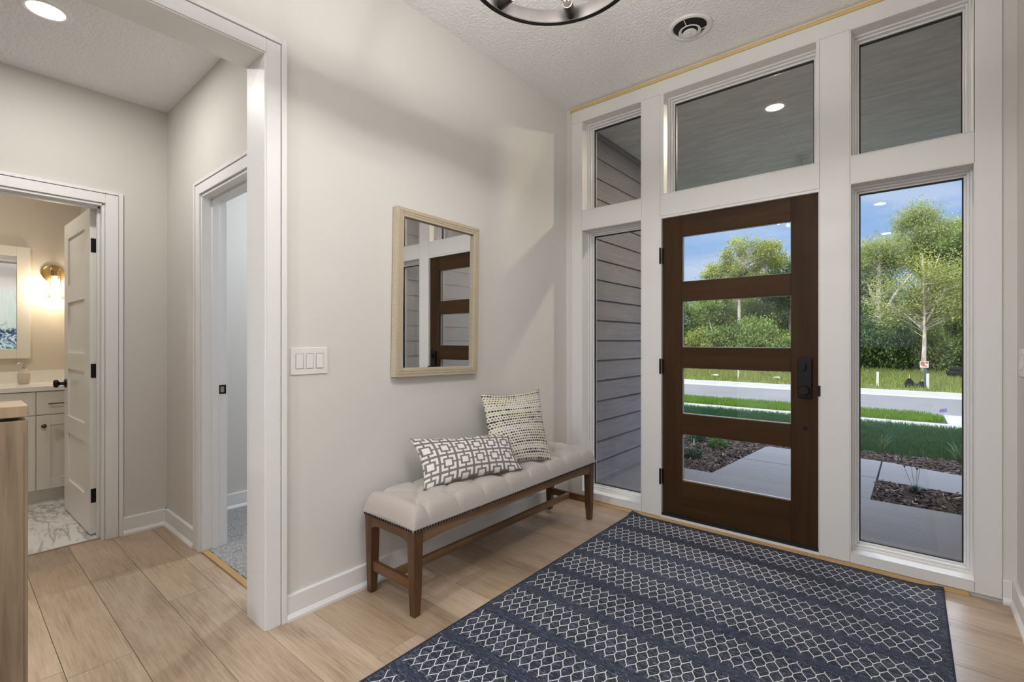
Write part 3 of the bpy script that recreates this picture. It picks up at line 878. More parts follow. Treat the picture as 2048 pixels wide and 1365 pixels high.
# ------------------------------------------------------------------ cushions
def pillow(name, TLc, TRc, BRc, BLc, thick, mat, label, back, nu=64, nv=48, pinch=0.05, wr=0.0, seed=1):
    TLc, TRc, BRc, BLc = map(Vector, (TLc, TRc, BRc, BLc))
    ctr = (TLc + TRc + BRc + BLc) / 4
    TLc, TRc = ctr + (TLc - ctr) * 1.03, ctr + (TRc - ctr) * 1.03
    nrm = (TRc - TLc).cross(TLc - BLc).normalized()
    if nrm.x < 0: nrm = -nrm
    b = MB(); uvs = []
    rng = random.Random(seed)
    ph = [rng.uniform(0, 6) for _ in range(8)]
    for sgn in (1, -1):
        vs = []
        for j in range(nv + 1):
            v = j / nv
            for i in range(nu + 1):
                u = i / nu
                # edges bow inwards between the four pulled corners
                uu = 0.5 + (u - 0.5) * (1 - pinch * (1 - (2 * v - 1) ** 2))
                vv = 0.5 + (v - 0.5) * (1 - pinch * 1.4 * (1 - (2 * u - 1) ** 2))
                p = BLc * (1 - uu) * (1 - vv) + BRc * uu * (1 - vv) + TRc * uu * vv + TLc * (1 - uu) * vv
                eu, ev = 4 * u * (1 - u), 4 * v * (1 - v)
                hgt = thick * 0.5 * (eu ** 0.55) * (ev ** 0.55)
                corner = (1 - eu) * (1 - ev)
                if wr: hgt += wr * eu ** 0.3 * ev ** 0.3 * (math.sin(9 * u + 6 * v + ph[0]) * 0.4 + math.sin(17 * u - 5 * v + ph[1]) * 0.25) * (1 - ev * eu * 0.6)
                p = p + nrm * (hgt if sgn > 0 else -hgt * back)
                vs.append(p - ctr); uvs.append((u, v))
        o = len(b.v)
        fs = [(o + j * (nu + 1) + i, o + j * (nu + 1) + i + 1, o + (j + 1) * (nu + 1) + i + 1, o + (j + 1) * (nu + 1) + i) for j in range(nv) for i in range(nu)]
        if sgn < 0: fs = [f[::-1] for f in fs]
        b.v += [tuple(p) for p in vs]; b.f += fs; b.mi += [0] * len(fs)
    me = bpy.data.meshes.new(name)
    me.from_pydata(b.v, [], b.f)
    uvl = me.uv_layers.new(name='UVMap')
    li = np.zeros(len(me.loops), dtype=np.int32); me.loops.foreach_get('vertex_index', li)
    uvl.data.foreach_set('uv', np.array(uvs)[li].ravel())
    me.materials.append(mat)
    bm = bmesh.new(); bm.from_mesh(me)
    bmesh.ops.remove_doubles(bm, verts=bm.verts, dist=0.00008)
    bmesh.ops.recalc_face_normals(bm, faces=bm.faces)
    bm.to_mesh(me); bm.free()
    me.polygons.foreach_set('use_smooth', [True] * len(me.polygons))
    ob = bpy.data.objects.new(name, me); COL.objects.link(ob); ob.location = ctr
    tag(ob, label, 'cushion')
    return ob

def fret_mat():
    m, t, out = newmat('fret_pattern_cotton')
    uv = t.sep(t.coord('UV'))
    u = t.m('MULTIPLY', uv[0], 6.1); v = t.m('MULTIPLY', uv[1], 3.05)
    fu = t.m('SUBTRACT', t.m('FRACT', t.m('ADD', u, 0.15)), 0.5); fv = t.m('SUBTRACT', t.m('FRACT', t.m('ADD', v, 0.45)), 0.5)
    au, av = t.m('ABSOLUTE', fu), t.m('ABSOLUTE', fv)
    d = t.m('MAXIMUM', au, av)
    mn = t.m('MINIMUM', au, av)
    white = t.m('LESS_THAN', d, 0.185)
    # white brackets around the grey ring, broken by thin grey bars on the axes
    ringw = t.m('MULTIPLY', t.m('GREATER_THAN', d, 0.295), t.m('LESS_THAN', d, 0.430))
    bar = t.m('GREATER_THAN', mn, 0.05)
    ringw = t.m('MULTIPLY', ringw, bar)
    # outer edge: white again at the diagonals' far side opened by grey
    diag = t.m('LESS_THAN', t.m('ABSOLUTE', t.m('SUBTRACT', t.m('MULTIPLY', fu, -1.0), fv)), 0.10)
    cutd = t.m('MULTIPLY', t.m('MULTIPLY', diag, t.m('GREATER_THAN', d, 0.285)), 1.0)
    mask = t.m('MAXIMUM', white, ringw)
    w_, _ = t.noise(t.coord(), 300, 2)
    col = t.mix(mask, (0.215, 0.195, 0.185), (0.80, 0.785, 0.755))
    k = t.m('MULTIPLY_ADD', w_, 0.16, 0.92)
    col = t.mix(1.0, col, t.comb(k, k, k), 'MULTIPLY')
    principled(t, out, col, 0.85, 0, t.bump(w_, 0.15, 0.001), 0.2)
    return m
def woven_mat():
    m, t, out = newmat('dashed_woven_cotton')
    uv = t.sep(t.coord('UV'))
    R = 27.0; Cn = 24.0
    rv = t.m('MULTIPLY', uv[1], R)
    row = t.m('FLOOR', rv)
    fv = t.m('SUBTRACT', t.m('FRACT', rv), 0.5)
    sh = t.m('MULTIPLY', t.m('MODULO', row, 2.0), 0.5)
    fu = t.m('SUBTRACT', t.m('FRACT', t.m('ADD', t.m('MULTIPLY', uv[0], Cn), sh)), 0.5)
    wn = t.new('ShaderNodeTexWhiteNoise', noise_dimensions='1D'); t.put(wn.inputs['W'], row)
    rr = wn.outputs['Value']
    wn2 = t.new('ShaderNodeTexWhiteNoise', noise_dimensions='2D'); t.put(wn2.inputs['Vector'], t.comb(row, t.m('FLOOR', t.m('ADD', t.m('MULTIPLY', uv[0], Cn), sh)), 0.0))
    size = t.m('MULTIPLY_ADD', rr, 0.24, 0.15)
    size = t.m('MULTIPLY', size, t.m('MULTIPLY_ADD', wn2.outputs['Value'], 0.5, 0.7))
    dd = t.m('ADD', t.m('MULTIPLY', t.m('MULTIPLY', fu, fu), 0.75), t.m('MULTIPLY', t.m('MULTIPLY', fv, fv), 1.25))
    dash = t.m('LESS_THAN', t.m('SQRT', dd), size)
    band, _ = t.noise(t.comb(t.m('MULTIPLY', uv[0], 1.5), t.m('MULTIPLY', uv[1], 9.0), 0.0), 1.0, 3, 0.6)
    yel = t.ramp(band, [(0.47, (0, 0, 0)), (0.60, (1, 1, 1))])
    basec = t.mix(t.m('MULTIPLY', yel, 0.5), (0.74, 0.715, 0.64), (0.70, 0.61, 0.36))
    w_, _ = t.noise(t.coord(), 260, 3)
    k = t.m('MULTIPLY_ADD', w_, 0.5, 0.74)
    basec = t.mix(1.0, basec, t.comb(k, k, k), 'MULTIPLY')
    col = t.mix(t.m('MULTIPLY', dash, 0.95), basec, (0.03, 0.032, 0.04))
    principled(t, out, col, 0.95, 0, t.bump(t.m('SUBTRACT', w_, t.m('MULTIPLY', dash, 0.6)), 0.6, 0.004), 0.1)
    return m
pillow('square_cushion', (0.062, -1.030, 0.882), (0.185, -0.618, 0.886), (0.377, -0.745, 0.478), (0.262, -1.165, 0.478), 0.125, woven_mat(),
       'square cream cushion with black dashes and yellow bands leaning behind the smaller one', 0.62, pinch=0.085, wr=0.005, seed=4)
pillow('lumbar_cushion', (0.066, -1.560, 0.694), (0.240, -0.975, 0.662), (0.395, -1.045, 0.486), (0.246, -1.628, 0.480), 0.125, fret_mat(),
       'oblong grey and white fret patterned cushion lying against the wall on the bench', 0.55, pinch=0.095, wr=0.008, seed=9)

# ================================================================== WALL MIRROR
MI = empty('wall_mirror', (WX + 0.001, -1.329, 1.010), 'rectangular mirror in a pale carved wooden frame above the bench', 'mirror', rot=(math.radians(-1.0), 0, 0))
def frame_wood():
    m, t, out = newmat('pale_herringbone_wood')
    co = t.sep(t.coord())
    a = t.m('FRACT', t.m('MULTIPLY', t.m('ADD', co[1], co[2]), 110.0))
    b = t.m('FRACT', t.m('MULTIPLY', t.m('SUBTRACT', co[1], co[2]), 110.0))
    w_ = t.m('GREATER_THAN', t.m('FRACT', t.m('MULTIPLY', t.m('ADD', t.m('ABSOLUTE', co[1]), t.m('MULTIPLY', t.m('ABSOLUTE', co[2]), 1.0)), 24.0)), 0.5)
    h = t.mix(w_, t.comb(a, a, a), t.comb(b, b, b))
    hv = t.m('ABSOLUTE', t.m('SUBTRACT', t.sep(h)[0], 0.5))
    n_, _ = t.noise(t.coord(), 60, 3)
    col = t.mix(t.m('MULTIPLY', hv, 1.4), (0.47, 0.39, 0.285), (0.73, 0.655, 0.54))
    col = t.mix(t.m('MULTIPLY', n_, 0.3), col, (0.50, 0.42, 0.31))
    principled(t, out, col, 0.6, 0, t.bump(hv, 0.5, 0.003), 0.3)
    return m
Mf = frame_wood()
hw, hh_ = 0.305, 0.884
f = MB()
f.frame_x(-hw, hw, 0, hh_, 0.047, 0.004, 0.040)
f.build('frame', Mf, MI, bevel=0.003)
f = MB(); f.frame_x(-hw + 0.002, hw - 0.002, 0.002, hh_ - 0.002, 0.04, 0.0, 0.004); f.build('frame_back', simple('frame_side_brown', (0.30, 0.22, 0.14), 0.6), MI)
f = MB(); f.frame_x(-hw + 0.017, hw - 0.017, 0.017, hh_ - 0.017, 0.0035, 0.039, 0.0425); f.frame_x(-hw + 0.030, hw - 0.030, 0.030, hh_ - 0.030, 0.0025, 0.039, 0.042)
f.build('bead', simple('bead_wood', (0.50, 0.41, 0.29), 0.6), MI)
MB().box(0.018, 0.022, -hw + 0.044, hw - 0.044, 0.044, hh_ - 0.044).build('mirror_glass', M_mirror, MI)

# ================================================================== SWITCHES
M_plate = simple('white_plastic', (0.82, 0.815, 0.80), 0.25, var=0.005)
def switch_plate(loc, w_, n_, label, face):
    """face +1: plate faces +x ; -1: faces -x"""
    r = empty('light_switch', loc, label, 'light switch')
    def fx(a): return face * a
    q = MB(); q.box(min(0, fx(0.0055)), max(0, fx(0.0055)), -w_ / 2, w_ / 2, -0.0595, 0.0595); q.build('wall_plate', M_plate, r, bevel=0.0022)
    for k in range(n_):
        yc = (k - (n_ - 1) / 2) * 0.046
        q = MB(); tilt = 0.0025 if k == n_ - 1 else -0.0012
        a, b_ = fx(0.0056), fx(0.0075)
        q.hexa([(a, yc - 0.0155, -0.032), (b_ + fx(max(tilt, 0)) , yc - 0.0155, -0.032), (b_ + fx(max(tilt, 0)), yc + 0.0155, -0.032), (a, yc + 0.0155, -0.032)],
               [(a, yc - 0.0155, 0.032), (b_ + fx(max(-tilt, 0)), yc - 0.0155, 0.032), (b_ + fx(max(-tilt, 0)), yc + 0.0155, 0.032), (a, yc + 0.0155, 0.032)])
        q.build('rocker', M_plate, r, bevel=0.0008)
        g = MB(); g.frame_x(yc - 0.0175, yc + 0.0175, -0.034, 0.034, 0.0017, min(fx(0.0056), fx(0.0060)), max(fx(0.0056), fx(0.0060)))
        g.build('rocker_gap', simple('switch_gap', (0.28, 0.27, 0.25), 0.6) if k == 0 else bpy.data.materials['switch_gap'], r)
        for zz_ in (-0.048, 0.048):
            g = MB(); g.lathe([(0.0, fx(0.0062)), (0.0025, fx(0.0060)), (0.003, fx(0.0054))], (0, yc, zz_), 12, axis='x')
            g.build('screw', bpy.data.materials['white_plastic'], r)
    return r
switch_plate((WX, -2.065, 1.113), 0.172, 3, 'white plate of three rocker switches left of the mirror', 1)
switch_plate((RX, -0.140, 1.108), 0.125, 2, 'white switch plate at the right picture edge beside the sidelight', -1)

# ================================================================== RUG
def rug_mats():
    m, t, out = newmat('indigo_rug_weave')
    co = t.coord(); s_ = t.sep(co)
    a, _ = t.noise(t.mapping(co, rot=(0, 0, 0.7), scale=(34, 150, 34)), 1.0, 3, 0.65)
    b, _ = t.noise(co, 230, 2, 0.7)
    c, _ = t.noise(co, 9, 3, 0.5)
    # tone-on-tone chevron ribs in the plain bands, following the zigzag
    pp = t.m('PINGPONG', t.m('ADD', s_[0], 1.74 - 0.226), 0.02175)
    sy_ = t.m('ADD', t.m('ADD', s_[1], -1.24 + 0.775), t.m('MULTIPLY', t.m('SUBTRACT', 1.0, t.m('DIVIDE', pp, 0.02175)), 0.030))
    dd = t.m('MULTIPLY', t.m('SUBTRACT', t.m('FRACT', t.m('ADD', t.m('DIVIDE', sy_, 0.25), 20.5)), 0.5), 0.25)
    inb = t.m('LESS_THAN', t.m('ABSOLUTE', dd), 0.0155)
    rib = t.m('SINE', t.m('MULTIPLY', dd, 2 * PI / 0.0072))
    f = t.m('ADD', t.m('MULTIPLY', a, 0.55), t.m('MULTIPLY', b, 0.45))
    col = t.ramp(f, [(0.40, (0.005, 0.006, 0.011)), (0.50, (0.026, 0.031, 0.054)), (0.60, (0.17, 0.188, 0.25))])
    col = t.mix(t.m('MULTIPLY', c, 0.35), col, (0.025, 0.030, 0.055))
    ribm = t.m('MULTIPLY', inb, t.m('GREATER_THAN', rib, -0.1))
    col = t.mix(t.m('MULTIPLY', ribm, 0.85), col, (0.006, 0.010, 0.035))
    col = t.mix(t.m('MULTIPLY', t.m('SUBTRACT', inb, ribm), 0.3), col, (0.11, 0.14, 0.24))
    principled(t, out, col, 0.9, 0, t.bump(f, 0.6, 0.003), 0.25, sheen=0.1)
    m2 = simple('ivory_rug_yarn', (0.78, 0.78, 0.79), 0.9, var=0.2, scale=200, bump=0.4, bscale=500)
    m3 = simple('rug_binding', (0.018, 0.022, 0.045), 0.9, var=0.3, scale=160, bump=0.5, bscale=300)
    return m, m2, m3
RX0, RX1, RY0, RY1 = 0.566, 2.168, -2.44, -0.040
RM = rug_mats()
def rug_z(x, y):
    z = 0.0
    for cx_, cy_, h_, s_ in ((RX0, RY1, 0.016, 0.045), (RX1, RY1, 0.014, 0.05)):
        z += h_ * math.exp(-(((x - cx_) ** 2 + (y - cy_) ** 2) / s_ ** 2))
    return z
RU = empty('area_rug', (1.367, -1.24, 0.0), 'dark indigo woven rug with white honeycomb lines in front of the door', 'rug')
def rl(p): return (p[0] - 1.367, p[1] + 1.24, p[2])
b = MB()
NX_, NY_ = 64, 96
for lvl, flip in ((0.0062, False), (0.0004, True)):
    vs = []
    for j in range(NY_ + 1):
        for i in range(NX_ + 1):
            x = RX0 + (RX1 - RX0) * i / NX_; y = RY0 + (RY1 - RY0) * j / NY_
            vs.append(rl((x, y, lvl + rug_z(x, y))))
    fs = [(j * (NX_ + 1) + i, j * (NX_ + 1) + i + 1, (j + 1) * (NX_ + 1) + i + 1, (j + 1) * (NX_ + 1) + i) for j in range(NY_) for i in range(NX_)]
    b.add(vs, [q[::-1] for q in fs] if flip else fs)
o = b.build('woven_field', RM[0], RU, recalc=False)
# binding
b = MB()
for pts in ([(RX0, RY0 + (RY1 - RY0) * i / 60) for i in range(61)], [(RX1, RY0 + (RY1 - RY0) * i / 60) for i in range(61)],
            [(RX0 + (RX1 - RX0) * i / 60, RY1) for i in range(61)], [(RX0 + (RX1 - RX0) * i / 60, RY0) for i in range(61)]):
    b.tube([rl((x, y, 0.0042 + rug_z(x, y))) for x, y in pts], 0.0042, 8)
b.build('binding', RM[2], RU, smooth=True)
# honeycomb yarn lines
b = MB()
PX = 0.0435; PH = PX / 2
rng = random.Random(2)
def ribbon(x0, y0, x1, y1, w_):
    d = Vector((x1 - x0, y1 - y0)); n_ = Vector((-d.y, d.x)).normalized() * w_ / 2
    z0_, z1_ = 0.0068 + rug_z(x0, y0), 0.0068 + rug_z(x1, y1)
    q = [(x0 - n_.x, y0 - n_.y, z0_ - 0.001), (x0 + n_.x, y0 + n_.y, z0_ - 0.001), (x1 + n_.x, y1 + n_.y, z1_ - 0.001), (x1 - n_.x, y1 - n_.y, z1_ - 0.001)]
    c0, c1 = (x0, y0, z0_ + 0.0004), (x1, y1, z1_ + 0.0004)
    b.add([rl(p) for p in (q[0], q[1], q[2], q[3], c0, c1)], [(0, 4, 5, 3), (4, 1, 2, 5), (0, 1, 4), (3, 5, 2)])
XB0, XB1 = RX0 + 0.018, RX1 - 0.016
phase = 1.593
kk0 = math.ceil((XB0 - phase) / PH); kk1 = math.floor((XB1 - phase) / PH)
for band_i in range(0, 10):
    top = -0.082 - 0.25 * band_i
    a_, p_ = 0.030, 0.0465
    if top < RY0 + 0.03: break
    for k in range(kk0, kk1 + 1):
        x = phase + k * PH
        if k % 2 == 0:
            ribbon(x, top + 0.010, x, top - 0.001, 0.0040)
            if top - 3 * p_ - a_ - 0.011 > RY0 + 0.015: ribbon(x, top - 3 * p_ - a_ + 0.001, x, top - 3 * p_ - a_ - 0.011, 0.0042)
    for zzk in range(4):
        yt = top - zzk * p_
        def yy_(q):
            even = (q % 2 == 0)
            peak = even if zzk % 2 == 0 else not even
            return yt if peak else yt - a_
        for k in range(kk0, kk1):
            xa, xb = phase + k * PH, phase + (k + 1) * PH
            ya, yb = yy_(k), yy_(k + 1)
            if min(ya, yb) < RY0 + 0.015: continue
            j1 = rng.uniform(-0.0009, 0.0009)
            xm, ym = 0.5 * (xa + xb) + j1, 0.5 * (ya + yb) + j1
            ribbon(xa, ya, xm, ym, 0.0049); ribbon(xm, ym, xb, yb, 0.0049)
        if zzk < 3:
            for k in range(kk0, kk1 + 1):
                even = (k % 2 == 0); peak = even if zzk % 2 == 0 else not even
                if not peak and yt - p_ > RY0 + 0.015:
                    x = phase + k * PH
                    ribbon(x, yt - a_ + 0.001, x, yt - p_ - 0.001, 0.0042)
b.build('honeycomb_yarn', RM[1], RU, recalc=True)

# ================================================================== CHANDELIER
CHX, CHY, CHZ = 1.2386, -1.9586, 2.335
M_iron = simple('brushed_dark_iron', (0.020, 0.0175, 0.016), 0.5, 0.4, var=0.35, scale=30)
CH = empty('chandelier', (CHX, CHY, CHZ), 'round dark metal ring chandelier with bulbs pointing inwards', 'chandelier')
b = MB()
n = 96; prof = [(0.2545, -0.0225), (0.2545, 0.0225), (0.2675, 0.0225), (0.2675, -0.0225)]
vs = []; fs = []
for k in range(n):
    a = 2 * PI * k / n
    for r_, h_ in prof: vs.append((r_ * math.cos(a), r_ * math.sin(a), h_))
for k in range(n):
    for q in range(4): fs.append((k * 4 + q, k * 4 + (q + 1) % 4, ((k + 1) % n) * 4 + (q + 1) % 4, ((k + 1) % n) * 4 + q))
b.add(vs, fs); b.build('ring', M_iron, CH, smooth=True, sharp=40)
b = MB()
vs = []; fs = []; prof = [(0.2515, -0.0255), (0.2515, -0.0222), (0.2685, -0.0222), (0.2685, -0.0255)]
for k in range(n):
    a = 2 * PI * k / n
    for r_, h_ in prof: vs.append((r_ * math.cos(a), r_ * math.sin(a), h_))
for k in range(n):
    for q in range(4): fs.append((k * 4 + q, k * 4 + (q + 1) % 4, ((k + 1) % n) * 4 + (q + 1) % 4, ((k + 1) % n) * 4 + q))
b.add(vs, fs); b.build('rim', M_black, CH, smooth=True, sharp=40)
for k in range(3):
    a = math.radians(80 + 120 * k)
    MB().tube([(0.2605 * math.cos(a), 0.2605 * math.sin(a), 0.022), (0.03 * math.cos(a), 0.03 * math.sin(a), 0.33)], 0.005, 10).build('support_rod', M_black, CH, smooth=True, sharp=50)
MB().lathe([(0.035, 0.31), (0.04, 0.33), (0.012, 0.36), (0.008, 0.40), (0.008, 0.645)], n=24).build('stem', M_black, CH, smooth=True, sharp=50)
MB().lathe([(0.065, 0.664), (0.065, 0.650), (0.02, 0.640)], n=32).build('canopy', M_black, CH, smooth=True, sharp=50)
M_fil = emit('glowing_filament', (1.0, 0.80, 0.55), 60)
M_bulbw = glass_mat('clear_bulb', (1, 1, 1))
for k in range(6):
    a = math.radians(111.5 + 58.4 * k) if k < 2 else math.radians(111.5 + 58.4 + 60.5 * (k - 1))
    rz = Matrix.Rotation(a, 4, 'Z')
    def rot(mb):
        mb.v = [tuple(rz @ Vector(p)) for p in mb.v]; return mb
    s_ = rot(MB().lathe([(0.0, 0.253), (0.0155, 0.2515), (0.0165, 0.2505), (0.0165, 0.195), (0.014, 0.193)], (0, 0, -0.004), 24, axis='x')).build('socket', M_iron, CH, smooth=True, sharp=50)
    rot(MB().lathe([(0.0125, 0.196), (0.0135, 0.180), (0.019, 0.160), (0.0205, 0.145), (0.017, 0.128), (0.009, 0.118), (0.0, 0.115)], (0, 0, -0.004), 20, axis='x')).build('bulb', M_bulbw, s_, smooth=True)
    rot(MB().tube([(0.182, -0.006, -0.004), (0.150, -0.007, -0.004), (0.146, 0.0, -0.004), (0.150, 0.007, -0.004), (0.182, 0.006, -0.004)], 0.0016, 6)).build('filament', M_fil, s_)
    p = rz @ Vector((0.158, 0, -0.004))
    lamp('bulb_light', 'POINT', p, 7.0, (1.0, 0.955, 0.91), 0.012, parent=CH)

# ceiling diffuser
VT = empty('ceiling_vent', (1.080, -0.375, CEIL), 'round white air diffuser on the ceiling near the door', 'ceiling vent')
M_vw = simple('white_enamel', (0.82, 0.82, 0.82), 0.35, var=0.01)
MB().lathe([(0.118, -0.001), (0.120, -0.006), (0.116, -0.011), (0.100, -0.014), (0.092, -0.008), (0.090, 0.0)], n=56).build('outer_flange', M_vw, VT, smooth=True)
MB().lathe([(0.0, -0.0008), (0.0895, -0.0008)], n=40).build('duct_shade_disc', simple('vent_dark', (0.012, 0.012, 0.014), 0.7), VT)  # flat black disc painted in for the unlit duct
MB().lathe([(0.046, -0.018), (0.058, -0.024), (0.061, -0.029), (0.056, -0.030), (0.044, -0.022)], n=48).build('middle_cone', M_vw, VT, smooth=True)
MB().lathe([(0.0, -0.026), (0.028, -0.026), (0.037, -0.034), (0.039, -0.039), (0.034, -0.040), (0.0, -0.038)], n=48).build('inner_cone', M_vw, VT, smooth=True)
q = MB(); q.box(-0.004, 0.004, -0.016, 0.016, -0.045, -0.038); q.build('damper_tab', M_vw, VT, bevel=0.002)
for a in (0.5, 2.6, 4.7):
    MB().tube([(0.05 * math.cos(a), 0.05 * math.sin(a), -0.024), (0.092 * math.cos(a), 0.092 * math.sin(a), -0.008)], 0.002, 6).build('spoke', M_vw, VT)

# recessed lamps
M_led = emit('lit_diffuser', (1.0, 0.93, 0.82), 7.0)
def downlight(x, y, z, r_, label, power, group=None, color=(1, 0.88, 0.73), lens=M_led):
    d = empty('ceiling_light', (x, y, z), label, 'ceiling light', group)
    MB().lathe([(r_, -0.0005), (r_, -0.005), (r_ * 0.94, -0.009), (r_ * 0.80, -0.0075), (r_ * 0.74, -0.004)], n=48).build('trim_ring', M_vw, d, smooth=True)
    MB().lathe([(0.0, -0.0035), (r_ * 0.76, -0.0035)], n=40).build('lens', lens, d)
    lamp('lamp_glow', 'AREA', (0, 0, -0.014), power, color, r_ * 1.4, parent=d)
    return d
downlight(-0.955, -2.812, HZ, 0.088, 'lit round recessed light in the hall ceiling', 11.5, None, (1, 0.965, 0.93))
M_led3 = emit('fill_diffuser_entry', (1.0, 0.80, 0.52), 1.5)
M_led2 = emit('lit_diffuser_porch', (1.0, 0.84, 0.58), 2.6)
for x, y, lb_ in ((0.75, -4.4, 'nearer left'), (1.75, -4.4, 'nearer right'), (0.75, -6.6, 'farther left'), (1.75, -6.6, 'farther right')):  # unseen fill lamps added behind the camera to light the entry
    downlight(x, y, CEIL, 0.085, 'added unseen fill light in the entry ceiling behind the camera, %s of four' % lb_, 26, 'added fill lights behind the camera', (0.95, 0.97, 1.0), M_led3)
downlight(-0.95, -1.0, 2.70, 0.085, 'added unseen fill light in the ceiling of the carpeted side room', 26, None, (0.82, 0.90, 1.0))  # cool lamp added to brighten the dark side room
downlight(-2.55, -3.2, 2.70, 0.085, 'recessed light in the powder room ceiling', 9, None, (1, 0.93, 0.84))

# ================================================================== POWDER ROOM FURNITURE
M_cab = simple('cream_cabinet_paint', (0.76, 0.72, 0.655), 0.38, var=0.015)
M_quartz = simple('white_quartz', (0.80, 0.78, 0.74), 0.22, var=0.03, scale=30)
M_bronze = simple('aged_bronze', (0.16, 0.085, 0.035), 0.35, 0.9, var=0.25, scale=40)
V = empty('vanity_cabinet', (-3.165, -3.2, 0.0), 'cream shaker vanity cabinet in the powder room', 'cabinet')
def vl(mb): return at(V, mb)
VF = -2.900
vl(MB().box(-3.449, VF, -4.0, -2.350, 0.10, 0.832)).build('body', M_cab, V)
vl(MB().box(-3.449, -2.955, -4.0, -2.350, 0.003, 0.0995)).build('toe_kick', M_cab, V)
def shaker(y0, y1, z0, z1, name, rail_=0.062):
    q = MB(); q.frame_x(y0, y1, z0, z1, rail_, VF + 0.0005, VF + 0.0195); q.box(VF + 0.0005, VF + 0.011, y0 + rail_, y1 - rail_, z0 + rail_, z1 - rail_)
    return vl(q).build(name, M_cab, V, bevel=0.001, seg=1)
d1 = shaker(-2.666, -2.352, 0.104, 0.652, 'door', 0.076)
q = MB(); q.lathe([(0.0, 0.026), (0.013, 0.024), (0.0155, 0.018), (0.009, 0.010), (0.007, 0.0)], (VF + 0.0195, -2.627, 0.573), 24, axis='x'); vl(q).build('knob', M_bronze, d1, smooth=True)
d2 = vl(MB().box(VF + 0.0005, VF + 0.0195, -2.666, -2.352, 0.658, 0.826)).build('drawer', M_cab, V, bevel=0.001, seg=1)
q = MB(); q.tube([(VF + 0.048, -2.605, 0.738), (VF + 0.048, -2.430, 0.738)], 0.0045, 12)
for yy in (-2.585, -2.45): q.tube([(VF + 0.0195, yy, 0.738), (VF + 0.048, yy, 0.738)], 0.004, 10)
vl(q).build('pull', M_bronze, d2, smooth=True, sharp=50)
shaker(-3.06, -2.670, 0.104, 0.652, 'door', 0.076)
shaker(-3.46, -3.064, 0.104, 0.652, 'door', 0.076)
vl(MB().box(VF + 0.0005, VF + 0.0195, -3.46, -2.670, 0.658, 0.826)).build('drawer', M_cab, V, bevel=0.001, seg=1)
ct = MB().box(-3.449, -2.872, -4.0, -2.347, 0.8325, 0.867).build('countertop', M_quartz, None, bevel=0.002)
tag(ct, 'white stone countertop on the powder room vanity', 'countertop')
o = MB().box(-3.449, -3.43, -4.0, -2.347, 0.8672, 0.960).build('backsplash', M_quartz, None, bevel=0.001, seg=1)
tag(o, 'low white stone backsplash behind the vanity counter', 'backsplash')
VM = empty('vanity_mirror', (-3.449, -3.08, 1.063), 'wide cream framed mirror above the powder room vanity', 'mirror')
q = MB(); q.frame_x(-0.43, 0.43, 0, 0.895, 0.076, 0.001, 0.026); q.build('frame', M_cab, VM, bevel=0.002)
MB().box(0.006, 0.010, -0.356, 0.356, 0.074, 0.821).build('mirror_glass', M_mirror, VM)
# wall sconce
M_brass = simple('brushed_brass', (0.55, 0.38, 0.15), 0.28, 0.95, var=0.12, scale=60)
SCN = empty('wall_sconce', (-3.449, -2.512, 1.765), 'lit brass wall sconce with a clear glass shade beside the vanity mirror', 'wall lamp')
MB().lathe([(0.072, 0.0), (0.072, 0.012), (0.066, 0.016), (0.0, 0.016)], n=40, axis='x').build('back_plate', M_brass, SCN, smooth=True, sharp=40)
MB().tube([(0.014, 0, 0.0), (0.10, 0, 0.0), (0.115, 0, -0.004)], 0.008, 12).build('arm', M_brass, SCN, smooth=True, sharp=50)
MB().lathe([(0.0, 0.014), (0.030, 0.014), (0.031, -0.030), (0.0, -0.030)], (0.118, 0, 0), 28).build('cap', M_brass, SCN, smooth=True, sharp=40)
MB().lathe([(0.033, 0.038), (0.0335, -0.060), (0.040, -0.12), (0.054, -0.20), (0.057, -0.222)], (0.118, 0, 0), 36).build('glass_shade', M_bulb_glass, SCN, smooth=True)
MB().lathe([(0.010, -0.030), (0.012, -0.045), (0.026, -0.075), (0.028, -0.092), (0.020, -0.112), (0.0, -0.120)], (0.118, 0, 0), 24).build('bulb', emit('lit_bulb', (1.0, 0.82, 0.55), 5.5), SCN, smooth=True)
lamp('sconce_light', 'POINT', (0.118, 0, -0.135), 7, (1.0, 0.84, 0.62), 0.03, parent=SCN)
# soap dispenser
SD = empty('soap_dispenser', (-3.262, -2.700, 0.8672), 'ribbed beige soap dispenser on the vanity counter', 'soap dispenser')
M_cer = simple('ribbed_ceramic', (0.62, 0.57, 0.49), 0.5, var=0.06)
pr_ = [(0.0, 0.0), (0.026, 0.0)]
for k in range(60):
    z = 0.002 + 0.118 * k / 59
    r_ = 0.0295 + 0.007 * math.sin(PI * min(z / 0.105, 1) * 0.9) - 0.013 * max(0, (z - 0.085) / 0.035) + 0.0010 * math.sin(z * 2 * PI / 0.009)
    pr_.append((r_, z))
pr_.append((0.0, 0.1215))
MB().lathe(pr_, n=36).build('bottle', M_cer, SD, smooth=True, sharp=60)
q = MB(); q.lathe([(0.012, 0.121), (0.012, 0.135), (0.005, 0.137), (0.004, 0.165), (0.0, 0.167)], n=20); q.tube([(0, 0, 0.163), (0.0, -0.030, 0.164), (0, -0.038, 0.158)], 0.0042, 10)
q.build('pump', simple('chrome', (0.7, 0.7, 0.7), 0.15, 1.0), SD, smooth=True, sharp=50)

